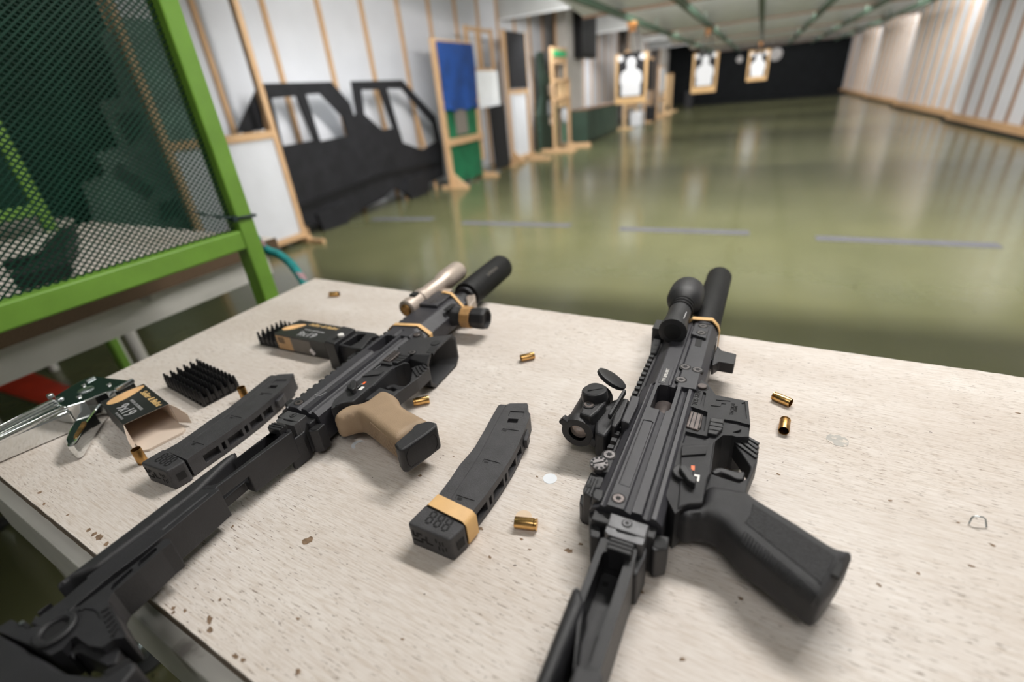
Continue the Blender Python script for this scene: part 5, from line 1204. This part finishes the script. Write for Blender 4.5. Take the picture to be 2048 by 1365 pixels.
def magazine(label, loc, rz, banded):
    t = thing('magazine', label, 'magazine', loc, rz, 'curved black magazines')
    H = .0225
    body = [mg(a, b, H) for a, b in ((215, 890), (300, 815), (400, 680), (480, 560), (560, 470), (602, 415), (680, 280), (740, 170), (788, 86), (808, 76), (850, 80), (884, 68), (1022, 68), (1029, 86), (1025, 132), (1046, 152), (1040, 175), (1005, 275), (950, 402), (890, 512), (800, 652), (700, 792), (585, 935), (520, 1030))]
    bd = meshobj('body', prism(B(), body, 0.0008, H), 'mag', t, bevel=0.0016, seg=3)
    eb = Vector((*mg(540, 1005, H), 0)); edge = [Vector((*mg(a, b, H), 0)) for a, b in ((585, 935), (700, 792), (800, 652), (890, 512), (950, 402), (985, 325))]
    cum = [0]
    for a, b in zip(edge, edge[1:]): cum.append(cum[-1] + (b - a).length)
    def at(f):
        q = f * cum[-1]
        for i in range(len(edge) - 1):
            if q <= cum[i + 1] or i == len(edge) - 2:
                return edge[i].lerp(edge[i + 1], (q - cum[i]) / (cum[i + 1] - cum[i]))
    cs = []
    for f0, f1 in ((0.02, 0.19), (0.225, 0.265), (0.30, 0.48), (0.515, 0.555), (0.59, 0.76), (0.79, 0.93)):
        a, b = at(f0), at(f1); d = (b - a).normalized(); n = Vector((-d.y, d.x, 0))
        cs.append(prism(B(), [tuple((a - n * .004)[:2]), tuple((b - n * .004)[:2]), tuple((b + n * .006)[:2]), tuple((a + n * .006)[:2])], 0.0055, 0.0150))
    for q, dp in (([(885, 130), (1000, 136), (985, 175), (868, 170)], .0012), ([(870, 190), (950, 195), (940, 226), (860, 222)], .004),
                  ([(455, 803), (600, 850), (584, 888), (440, 836)], .0007), ([(676, 514), (804, 548), (788, 578), (660, 540)], .0007), ([(826, 270), (952, 288), (942, 310), (810, 290)], .0007)):
        cs.append(prism(B(), [mg(a, b, H) for a, b in q], H - dp, 0.04))
    cs.append(prism(B(), [(-0.0 + x, y) for x, y in [mg(a, b, H) for a, b in ((845, 88), (852, 90), (640, 490), (400, 862), (393, 858), (634, 486))]], H - 0.0006, 0.04))
    cs.append(prism(B(), [mg(a, b, H) for a, b in ((700, -40), (1100, -40), (1012, 100), (905, 90), (860, 100), (836, 112))], 0.006, 0.0165))
    cut(bd, *cs)
    for q in ([(465, 818), (502, 826), (490, 845), (455, 838)], [(678, 530), (712, 538), (702, 550), (668, 545)], [(828, 278), (856, 281), (850, 292), (820, 290)]):
        PP(bd, 'witness_hole', [mg(a, b, H) for a, b in q], 0.015, H - 0.0005, 'deep', 0)
    o, d = Vector((*mg(520, 855, H), H - 0.00055)), None
    PP(bd, 'catch', [mg(a, b, .016) for a, b in ((1005, 285), (1030, 275), (1038, 320), (1020, 372), (990, 368))], 0.006, 0.0165, 'mag', 0.001)
    bm = B(); x0, y0 = mg(950, 90, H); box(bm, x0 - 0.012, x0 + 0.001, y0 - 0.008, y0 + 0.010, 0.006, 0.0155); meshobj('follower', bm, 'follower', bd)
    # base plate
    HB = .0245
    bs = [mg(a, b, HB) for a, b in ((60, 1035), (75, 1012), (205, 882), (228, 884), (505, 1032), (522, 1055), (405, 1165), (385, 1166))]
    ba = meshobj('base_plate', prism(B(), bs, 0.0, HB), 'mag', t, bevel=0.0022, seg=3)
    ex = (Vector(mg(395, 1165, HB)) - Vector(mg(60, 1035, HB))).to_3d().normalized(); ey = Vector((-ex.y, ex.x, 0))
    bm = B()
    for a, b in ((200, 1022), (264, 1052), (328, 1082)):
        seg7(bm, mg(a, b, HB), ex, ey, 0.0118, HB + 0.0001)
    meshobj('digits', bm, 'deep', ba)
    # end face relief: stepped emblem and small marks
    p0 = Vector((*mg(60, 1035, HB), 0)); p1 = Vector((*mg(395, 1165, HB), 0)); dd = (p1 - p0); W = dd.length; dd.normalize(); nn = Vector((dd.y, -dd.x, 0))
    def wall(x0, z0, x1, z1, mn='deep', name='emblem'):
        bm = B(); a = p0 + dd * (x0 * W) + nn * 0.0003 + Vector((0, 0, z0)); b = p0 + dd * (x1 * W) + nn * 0.0003 + Vector((0, 0, z1)); beam(bm, a, b, 0.0006, 0.0012, (0, 0, 1) if abs(z0 - z1) < 1e-6 else dd); return meshobj(name, bm, mn, ba)
    for s in ((.10, .019, .10, .0135), (.10, .0135, .20, .0135), (.20, .0135, .20, .0175), (.20, .0175, .32, .0175), (.08, .0085, .30, .0085), (.30, .0085, .30, .0125), (.30, .0125, .42, .0125), (.42, .017, .42, .010), (.42, .010, .56, .010), (.66, .019, .66, .015), (.74, .017, .74, .013), (.82, .018, .82, .014), (.70, .011, .70, .007), (.80, .011, .80, .007), (.88, .013, .88, .009)): wall(*s)
    # side slot of the base
    b0 = Vector((*mg(420, 1150, HB), 0)); b1 = Vector((*mg(512, 1062, HB), 0)); bm = B(); bd_ = (b1 - b0).normalized()
    beam(bm, b0 + bd_ * 0.003 + Vector((0, 0, 0.0115)), b1 - bd_ * 0.002 + Vector((0, 0, 0.0115)), 0.0012, 0.0085); meshobj('side_slot', bm, 'deep', ba)
    if banded:
        a = Vector((*mg(262, 848, .0245), 0)); b = Vector((*mg(552, 990, .0245), 0)); x = (b - a); Lx = x.length; x.normalize(); ax = Vector((-x.y, x.x, 0))
        prof = [(-.0012, .003), (-.0012, .0225), (0.0008, .0252), (Lx - .0012, .0252), (Lx + .0014, .0228), (Lx + .0014, .003), (Lx - .001, .0004), (0.001, .0004)]
        bm = B(); r = []
        cx0, cz0 = Lx / 2, .013
        for sx, z in prof:
            o = Vector((1 if sx > cx0 else -1, 0, 0)) if .002 < z < .024 else Vector((0, 0, 1 if z > .01 else 0))
            p = a + x * sx + Vector((0, 0, z)); ow = (x * o.x + Vector((0, 0, o.z))) * 0.0011
            r.append([bm.verts.new(p + ax * s + q) for s, q in ((-.0065, Vector()), (.0065, Vector()), (.0065, ow), (-.0065, ow))])
        n = len(r)
        for i in range(n):
            for k in range(4): bm.faces.new((r[i][k], r[i][(k + 1) % 4], r[(i + 1) % n][(k + 1) % 4], r[(i + 1) % n][k]))
        meshobj('rubber_band', bm, 'band', t, smooth=50, label='tan rubber band round the magazine base')
    return t
magazine('curved black magazine with tan rubber band round its base, between the carbines', (MO.x, MO.y, T), mang, True)
LO = up(*zl(285, 1110), .024); LA = up(*zl(1660, 110), .0225); ld = LA - LO
magazine('curved black magazine without band, beside the open ammunition box', (LO.x, LO.y, T), math.atan2(ld.y, ld.x), False)

# ================================================================== CARTRIDGE CASES
def make_case():
    t = bpy.data.objects.new('cartridge_case', None); COL.objects.link(t)
    bm = B(); lathe(bm, (-0.0096, 0, 0), (1, 0, 0), [(0, 0.0028), (0.0002, 0.0044), (0.0004, 0.00497), (0.0012, 0.00497), (0.0014, 0.0043), (0.0024, 0.0043), (0.0031, 0.00496), (0.0190, 0.0048), (0.0192, 0.0047), (0.0191, 0.0044), (0.0100, 0.0043)], 28, cap=False)
    meshobj('shell', bm, 'brass', t, smooth=35)
    bm = B(); lathe(bm, (0.0002, 0, 0), (1, 0, 0), [(0, 0.0043), (0.0004, 0.0043)], 20); meshobj('dark_inside', bm, 'deep', t)
    bm = B(); lathe(bm, (-0.00965, 0, 0), (1, 0, 0), [(0, 0.0022), (0.0003, 0.0028)], 20); meshobj('primer', bm, 'brass', t)
    return t
case0 = make_case(); first = [True]
FLOORSHELL = case0.children[0].data.copy(); FLOORSHELL.materials[0] = M['brassglint']
def case(label, base, mouth, group=None, floor=False, upright=None, old=False):
    t = case0 if first[0] else copy_tree(case0)
    first[0] = False
    r = 0.00497
    if upright is not None:
        p = up(*upright, 0); t.location = (p.x, p.y, T + 0.00962); t.rotation_euler = (0, -math.pi / 2, 0)
    elif floor:
        t.location = (base[0], base[1], r); t.rotation_euler = (0, 0, mouth)
    else:
        a = up(*base, r); b = up(*mouth, r); d = b - a; m = (a + b) / 2; t.location = (m.x, m.y, T + r); t.rotation_euler = (0, 0, math.atan2(d.y, d.x))
    tag(t, label, 'cartridge case', group)
    if floor:
        for ch in t.children:
            if ch.name.startswith('shell'): ch.data = FLOORSHELL
    if old:
        for ch in t.children:
            if ch.name.startswith('shell'): ch.data = ch.data.copy(); ch.data.materials[0] = M['brassold']
    return t
gc = 'empty brass cases on the table'
case('brass case lying alone near the far left table corner', (660, 589), (677, 588), gc)
case('brass case lying between the muzzles, with dark mouth to the left', (1068, 711), (1042, 717), gc)
case('brass case lying just right of the tan grip', (828, 805), (857, 799), gc)
case('brass case lying on a round tan sticker, right of the banded magazine', (1075, 1050), (1030, 1045), gc)
case('bright brass case lying farthest right, beyond the darker case', (1550, 793), (1578, 805), gc)
case('tarnished brass case with its dark mouth facing the viewer', (1571, 838), (1567, 865), gc, old=True)
case('tarnished brass case standing upright beside the unbanded magazine', None, None, gc, upright=(287, 926), old=True)
case('brass case standing half hidden behind the plain black magazine', None, None, gc, upright=(492, 800), old=True)
gf = 'empty cases scattered on the green floor'
fl = [(801, 517), (833, 518), (903, 492), (1133, 617), (1357, 571), (1481, 498), (1710, 573), (1740, 616), (1902, 640), (1949, 625), (865, 430), (1337, 520), (371, 656), (306, 1352)]
fn = ['left one of a pair beyond the left muzzle', 'right one of a pair beyond the left muzzle', 'faint one beyond the left carbine muzzle', 'on the dark floor between the two muzzles', 'just left of the right carbine muzzle', 'below the third grey floor dash', 'middle right of the green floor, pale', 'third from right beyond the table', 'second from right beyond the table', 'rightmost on the green floor', 'near the first floor dash', 'faint one beyond the right weapon light', 'on the dark floor by the white table leg', 'by the black rubber foot below the stock']
for (px, py), w in zip(fl, fn):
    p = onZ(px, py, 0.005); case('empty brass case on the floor, ' + w, (p.x, p.y), random.uniform(0, 6.28), gf, floor=True)

# ================================================================== AMMUNITION BOXES AND TRAYS
zb = Zc(160, 700, .1758); zs = Zc(480, 620, .14648)
def abox(label, O, ex, Lx, Ly, H, out, reading, flapped):
    """carton: local x across, y along; open at y=0; out side printed black, board inside."""
    a = math.atan2(ex.y, ex.x); t = thing('ammunition_box', label, 'carton', (O.x, O.y, T), a, 'printed ammunition cartons')
    w = 0.0005
    def pan(name, ext, m_out, m_in, axis, side):
        e = list(ext); f = list(ext); i = axis * 2
        mid = (e[i] + e[i + 1]) / 2
        if side > 0: e[i] = mid; f[i + 1] = mid
        else: e[i + 1] = mid; f[i] = mid
        o = bxo(name, e, m_out, t); bxo('inner_board', f, m_in, o); return o
    top = pan('top_panel', (0, Lx, 0, Ly, H - w, H), 'boxblack', 'boxboard', 2, 1)
    pan('bottom_panel', (0, Lx, 0, Ly, 0.0002, w + .0002), 'boxblack', 'boxboard', 2, -1)
    s1 = pan('side_panel', (0, w, 0, Ly, w, H - w), 'boxblack', 'boxboard', 0, -1); pan('side_panel', (Lx - w, Lx, 0, Ly, w, H - w), 'boxblack', 'boxboard', 0, 1)
    pan('back_panel', (w, Lx - w, Ly - w, Ly, w, H - w), 'boxblack', 'boxboard', 1, 1)
    return t, top, s1
# open empty carton
D = up(246, 850, .029); C_ = up(337.5, 808, .029); A_ = up(198, 805.5, .029)
ex = C_ - D; ex.z = 0; Lx = ex.length
t, top, s1 = abox('opened empty black ammunition carton with pale flaps, beside the steel stapling tool', D, ex, Lx, 0.088, 0.029, 1, 1, True)
H = 0.029
bm = B(); pts = [(0.001, 0.0), (Lx - .001, 0.0), (Lx - .001, -0.026), (Lx - 0.006, -0.031), (0.006, -0.031), (0.001, -0.026)]
prism(bm, [(x, y, 0.0010 + 0.006 * (-y / .031) * 0.35) for x, y in pts], 0.0003, 0.001); meshobj('bottom_flap', bm, 'boxboard', t)
for sx, tilt in ((0, -0.25), (Lx, 0.35)):
    prof = [(0, 0.001), (0, H - 0.001), (-0.010, H - 0.004), (-0.022, H - 0.012), (-0.022, 0.004)]
    bm = B(); a = [bm.verts.new((sx + tilt * -y, y, z)) for y, z in prof]; b = [bm.verts.new((sx + tilt * -y + 0.0005, y, z)) for y, z in prof]; n = len(prof)
    bm.faces.new(a); bm.faces.new(b)
    for i in range(n): bm.faces.new((a[i], a[(i + 1) % n], b[(i + 1) % n], b[i]))
    meshobj('side_flap', bm, 'boxboard', t)
def cartridge_print(par, c, rx, uy, s, z):
    """printed picture of a cartridge nose: pointed oval."""
    bm = B(); c = Vector((*c, 0)); rx = Vector((*rx, 0)); uy = Vector((*uy, 0)); ol = []
    for i in range(28):
        a = 2 * math.pi * i / 28; x = math.cos(a); y = math.sin(a) * (0.44 - 0.10 * x)
        q = c + rx * (x * s) + uy * (y * s); ol.append((q.x, q.y))
    prism(bm, ol, z - 0.0002, z + 0.00015); return meshobj('bullet_picture', bm, 'bulletprint', par)
# local: x across (0..Lx), y from open front to the back. writing reads towards the open end
zt_ = H + 0.0001
put_text('gold_title', 'Sellier & Bellot', 0.0098, (Lx * 0.83, 0.036, zt_), (0, -1, 0), (1, 0, 0), 'gold', top, shear=0.35, bold=0.0002, depth=0.0001)
put_text('grey_subtitle', 'PISTOL CARTRIDGES', 0.0043, (Lx * 0.50, 0.036, zt_), (0, -1, 0), (1, 0, 0), 'silver', top, bold=0.0001, depth=0.0001)
put_text('grey_calibre', '9x19', 0.0180, (Lx * 0.26, 0.034, zt_), (0, -1, 0), (1, 0, 0), 'silver', top, bold=0.0003, depth=0.0001)
put_text('grey_line', '50 CARTRIDGES', 0.0034, (Lx * 0.07, 0.026, zt_), (0, -1, 0), (1, 0, 0), 'silver', top, depth=0.0001)
cartridge_print(top, (Lx * 0.52, 0.0765), (0.97, 0.24), (-0.24, 0.97), 0.022, H)
# second carton with the tray slid half out
F0 = up(548, 667, .029); F1 = up(639, 684.5, .029); ex = F1 - F0; ex.z = 0; exn = ex.normalized()
t = thing('ammunition_box', 'black ammunition carton beyond the left carbine with a tan barcode label and tray sliding out', 'carton', (F0.x, F0.y, T), math.atan2(ex.y, ex.x), 'printed ammunition cartons')
Lx, Ly, H, w = 0.107, 0.050, 0.029, 0.0005
top = bxo('top_panel', (0, Lx, 0, Ly, H - w, H), 'boxblack', t); bxo('inner_board', (0, Lx, w, Ly - w, H - 2 * w, H - w), 'boxboard', top)
bxo('bottom_panel', (0, Lx, 0, Ly, 0.0002, 0.0007), 'boxboard', t)
fs = bxo('side_panel', (0, Lx, 0, w, 0.0007, H - w), 'boxblack', t); bxo('side_panel', (0, Lx, Ly - w, Ly, 0.0007, H - w), 'boxblack', t); bxo('back_panel', (Lx - w, Lx, w, Ly - w, 0.0007, H - w), 'boxblack', t)
lab = bxo('tan_label', (0.001, 0.034, -0.0003, 0.0, 0.0035, H - 0.003), 'boxtan', fs)
bm = B(); x = 0.005
while x < 0.019:
    wd_ = random.choice((0.0003, 0.0005, 0.0008)); box(bm, x, x + wd_, -0.00045, -0.0003, 0.014, 0.024); x += wd_ + random.choice((0.0004, 0.0007))
meshobj('barcode', bm, 'boxblack', lab)
bxo('grey_panel', (0.034, 0.075, -0.0003, 0.0, 0.0035, H - 0.003), 'boxgrey', fs)
bm = B(); beam(bm, (0.073, -0.0006, 0.013), (0.079, -0.0006, 0.005), 0.0004, 0.007, (1, 0, 0.8)); meshobj('white_sticker', bm, 'labelwhite', fs)
cartridge_print(top, (0.014, 0.027), (0.75, 0.66), (-0.66, 0.75), 0.018, H)
put_text('gold_title', 'Sellier & Bellot', 0.0100, (0.062, Ly * 0.83, H + .0001), (1, 0, 0), (0, 1, 0), 'gold', top, shear=0.35, bold=0.0002, depth=0.0001)
put_text('grey_subtitle', 'PISTOL CARTRIDGES', 0.0045, (0.060, Ly * 0.50, H + .0001), (1, 0, 0), (0, 1, 0), 'silver', top, bold=0.0001, depth=0.0001)
put_text('grey_calibre', '9x19', 0.0180, (0.058, Ly * 0.24, H + .0001), (1, 0, 0), (0, 1, 0), 'silver', top, bold=0.0003, depth=0.0001)
def tray(label, loc, rz):
    t = thing('cartridge_tray', label, 'tray', loc, rz, 'black plastic cartridge trays')
    p = 0.0102; L, Wd = 0.106, 0.050
    bm = B(); box(bm, 0, L, 0.0006, Wd - 0.0006, 0, 0.0022)
    for i in range(11): box(bm, 0.0020 + i * p - 0.0006, 0.0020 + i * p + 0.0006, 0.0008, Wd - .0008, 0.0022, 0.0110)
    for j in range(6): box(bm, 0.0002, L - .0002, j * 0.0088 + 0.0025, j * 0.0088 + 0.0035, 0.0022, 0.0105)
    meshobj('grid_base', bm, 'traydark', t)
    bm = B()
    for i in range(11):
        for j in range(6):
            x, y = 0.0026 + i * p, j * 0.0088 + 0.0030
            lathe(bm, (x, y, 0.010), (0, 0, 1), [(-0.007, 0.0026), (0.003, 0.0026), (0.0055, 0.0021), (0.0105, 0.0016), (0.0125, 0.0009)], 8)
    meshobj('posts', bm, 'traydark', t, smooth=50, kind='stuff')
    return t
a = up(*zb(1370, 545), .004); b = up(*zb(1005, 350), .010); c = up(*zb(1330, 500), .022); d = up(*zb(915, 270), .024) - c; d.z = 0; dn = d.normalized()
# tray axis runs away to the upper left; corner nearest the viewer is its origin
tray('empty black plastic cartridge tray with rows of posts, standing free behind the opened carton', (c.x, c.y, T), math.atan2(dn.y, dn.x) ) if False else None
rz = math.atan2(-dn.y, -dn.x); o = c + dn * 0.106
tray('empty black plastic cartridge tray standing free behind the opened carton', (o.x, o.y, T), rz)
exy = Vector((-exn.y, exn.x, 0))
o = F0 - exn * 0.044 + exy * 0.0
o2 = F0 - exn * 0.048
tr2 = tray('black cartridge tray half slid out of the farther carton', (o2.x, o2.y, T + 0.0010), math.atan2(ex.y, ex.x))
# ================================================================== STEEL STAPLING TOOL
zq = Zc(0, 640, .2198)
tp = up(*zq(600, 800), 0); t = thing('stapling_tool', 'shiny chrome hand stapling tool with a handle lever, at the left table edge', 'tool', (tp.x, tp.y, T))
def q2(a, b, h): p = up(*zq(a, b), h); return (p.x - tp.x, p.y - tp.y)
def q3(a, b, h): return Vector((*q2(a, b, h), h))
PP(t, 'tool_body', [q2(a, b, .027) for a, b in ((-220, 1130), (470, 745), (560, 745), (620, 800), (640, 830), (-220, 1180))], 0.0004, 0.027, 'chrome', 0.003, 3)
for (a, b, c2, d2, r) in ((-220, 1100, 490, 738, .0036), (-220, 1200, 600, 797, .0036), (-220, 1150, 540, 770, .0012)):
    bm = B(); tube(bm, [q3(a, b, .029), q3(c2, d2, .029)], r, 12); meshobj('rail_rod', bm, 'chrome', t, smooth=60)
plt = PP(t, 'head_plate', [q2(a, b, .033) for a, b in ((490, 700), (640, 605), (770, 535), (860, 508), (985, 528), (1165, 548), (1215, 552), (1050, 640), (960, 658), (770, 740), (600, 792), (545, 775))], 0.004, 0.033, 'chrome', 0.0016, 3)
for (a, b, r, h, m) in ((780, 640, .0085, .0012, 'zinc'), (455, 690, .0035, .002, 'zinc'), (545, 725, .0040, .002, 'zinc'), (718, 700, .0028, .002, 'chrome'), (760, 596, .0024, .002, 'chrome'), (990, 590, .0026, .002, 'chrome')):
    c = q3(a, b, .0332); bm = B(); lathe(bm, c, (0, 0, 1), [(-0.003, r), (h * .5, r), (h, r * .8)], 24); meshobj('rivet', bm, m, plt, smooth=30)
bm = B(); beam(bm, q3(780, 562, .034), q3(860, 522, .034), .004, .003); meshobj('cross_pin', bm, 'zinc', plt, bevel=0.001)
bm = B(); beam(bm, q3(1050, 640, .033), q3(1215, 550, .033), .004, .006); meshobj('nose_plate', bm, 'zinc', plt, bevel=0.001)
lv = PP(t, 'handle_lever', [q2(a, b, .022) for a, b in ((900, 690), (945, 700), (930, 745), (800, 920), (690, 1100), (650, 1135), (600, 1140), (584, 1095), (620, 1000), (700, 860), (780, 770))], 0.0006, 0.022, 'chrome', 0.0045, 4)
PP(lv, 'lever_slot', [q2(a, b, .0222) for a, b in ((745, 925), (785, 920), (780, 950), (700, 1070), (665, 1085), (670, 1050))], 0.020, 0.0223, 'brassold', 0.0008)
# ================================================================== STICKERS, STAPLE, CHIPPED PAINT
def disc(name, label, px, rx, m, h=0.0003, irregular=0.0, sect=None):
    c = up(*px, 0); n = 30; pts = []
    for i in range(n):
        a = 2 * math.pi * i / n; r = rx * (1 + random.gauss(0, irregular)); pts.append((c.x + r * math.cos(a), c.y + r * math.sin(a)))
    bm = B(); prism(bm, pts, T + 0.00005, T + h); o = meshobj(name, bm, m); return tag(o, label, 'sticker', 'round stickers on the table')
disc('sticker', 'round white sticker right of the banded magazine', (1100, 958), 0.0066, 'sticker', irregular=0.008)
disc('sticker', 'round grey worn sticker right of the two loose cases', (1675, 881), 0.0092, 'stickergrey', irregular=0.02)
disc('sticker', 'round tan sticker lying under the brass case', (1047, 1034), 0.0070, 'stickertan', h=0.0002)
disc('sticker', 'white torn sticker beside the left stock arm', (568, 923), 0.0068, 'sticker', irregular=0.05)
c = up(716, 890, 0); pts = []
for i in range(14): a = math.radians(70 + 200 * i / 13); pts.append((c.x + .0072 * math.cos(a), c.y + .0072 * math.sin(a)))
for i in range(14): a = math.radians(255 - 170 * i / 13); pts.append((c.x + .0032 + .0058 * math.cos(a), c.y + .0005 + .0060 * math.sin(a)))
bm = B(); prism(bm, pts, T + 0.00005, T + 0.0003); tag(meshobj('sticker', bm, 'sticker'), 'crescent remnant of a white sticker below the tan grip', 'sticker', 'round stickers on the table')
bm = B(); tube(bm, [up(1938, 1048, .0008), up(1944, 1036, .006), up(1950, 1033, .0075), up(1966, 1035, .0075), up(1971, 1039, .006), up(1973, 1056, .0008)], 0.0006, 8)
tag(meshobj('staple', bm, 'zinc', smooth=60), 'bent wire staple standing on the right part of the table', 'staple')
chips = [(616, 1082, 9), (406, 1075, 3), (404, 1255, 5), (347, 1217, 4), (596, 1239, 3), (486, 1321, 4), (596, 1345, 4), (161, 1071, 6), (172, 1079, 5), (183, 1085, 7), (197, 1099, 5), (88, 1009, 3), (64, 994, 4), (120, 1040, 3), (465, 1054, 3), (1780, 1002, 3), (1758, 1171, 3), (1556, 949, 3), (1984, 1090, 3), (1943, 1133, 3), (2036, 827, 3), (1916, 1046, 2), (1836, 1148, 3), (1137, 1102, 5), (1161, 1089, 3), (1282, 1184, 3), (1040, 918, 4), (840, 952, 4), (907, 913, 2), (960, 1058, 4), (1043, 1079, 3), (1074, 954, 2), (980, 1115, 3), (1059, 1100, 2), (1141, 759, 2), (1482, 1198, 3), (1620, 1165, 2), (330, 1240, 3), (370, 1222, 3), (420, 1262, 4), (440, 1200, 3), (455, 1330, 4), (390, 1178, 2), (805, 1280, 2), (1365, 1320, 3)]
for px, py, r in chips:
    c = up(px, py, 0); k = r * 0.00042; el = random.uniform(1.0, 1.9); rot = random.uniform(-0.5, 0.5); pts = []
    n = 11
    for i in range(n):
        a = 2 * math.pi * i / n; rr = k * random.uniform(0.6, 1.25); x, y = rr * el * math.cos(a), rr * math.sin(a)
        pts.append((x * math.cos(rot) - y * math.sin(rot), x * math.sin(rot) + y * math.cos(rot)))
    l = tl((c.x, c.y))
    if (Vector((c.x, c.y, 0)) - NL).cross(nd).z > -(k * el * 1.3 + 0.001) and (Vector((c.x, c.y, 0)) - NL).cross(nd).z > -0.006: c = c + Vector((nd.y * -0.006, nd.x * 0.006, 0)); l = tl((c.x, c.y))
    bm = B(); prism(bm, [(l[0] + x, l[1] + y) for x, y in pts], T - 0.0002, T + 0.00012)
    meshobj('chipped_paint', bm, 'chip', tbl)
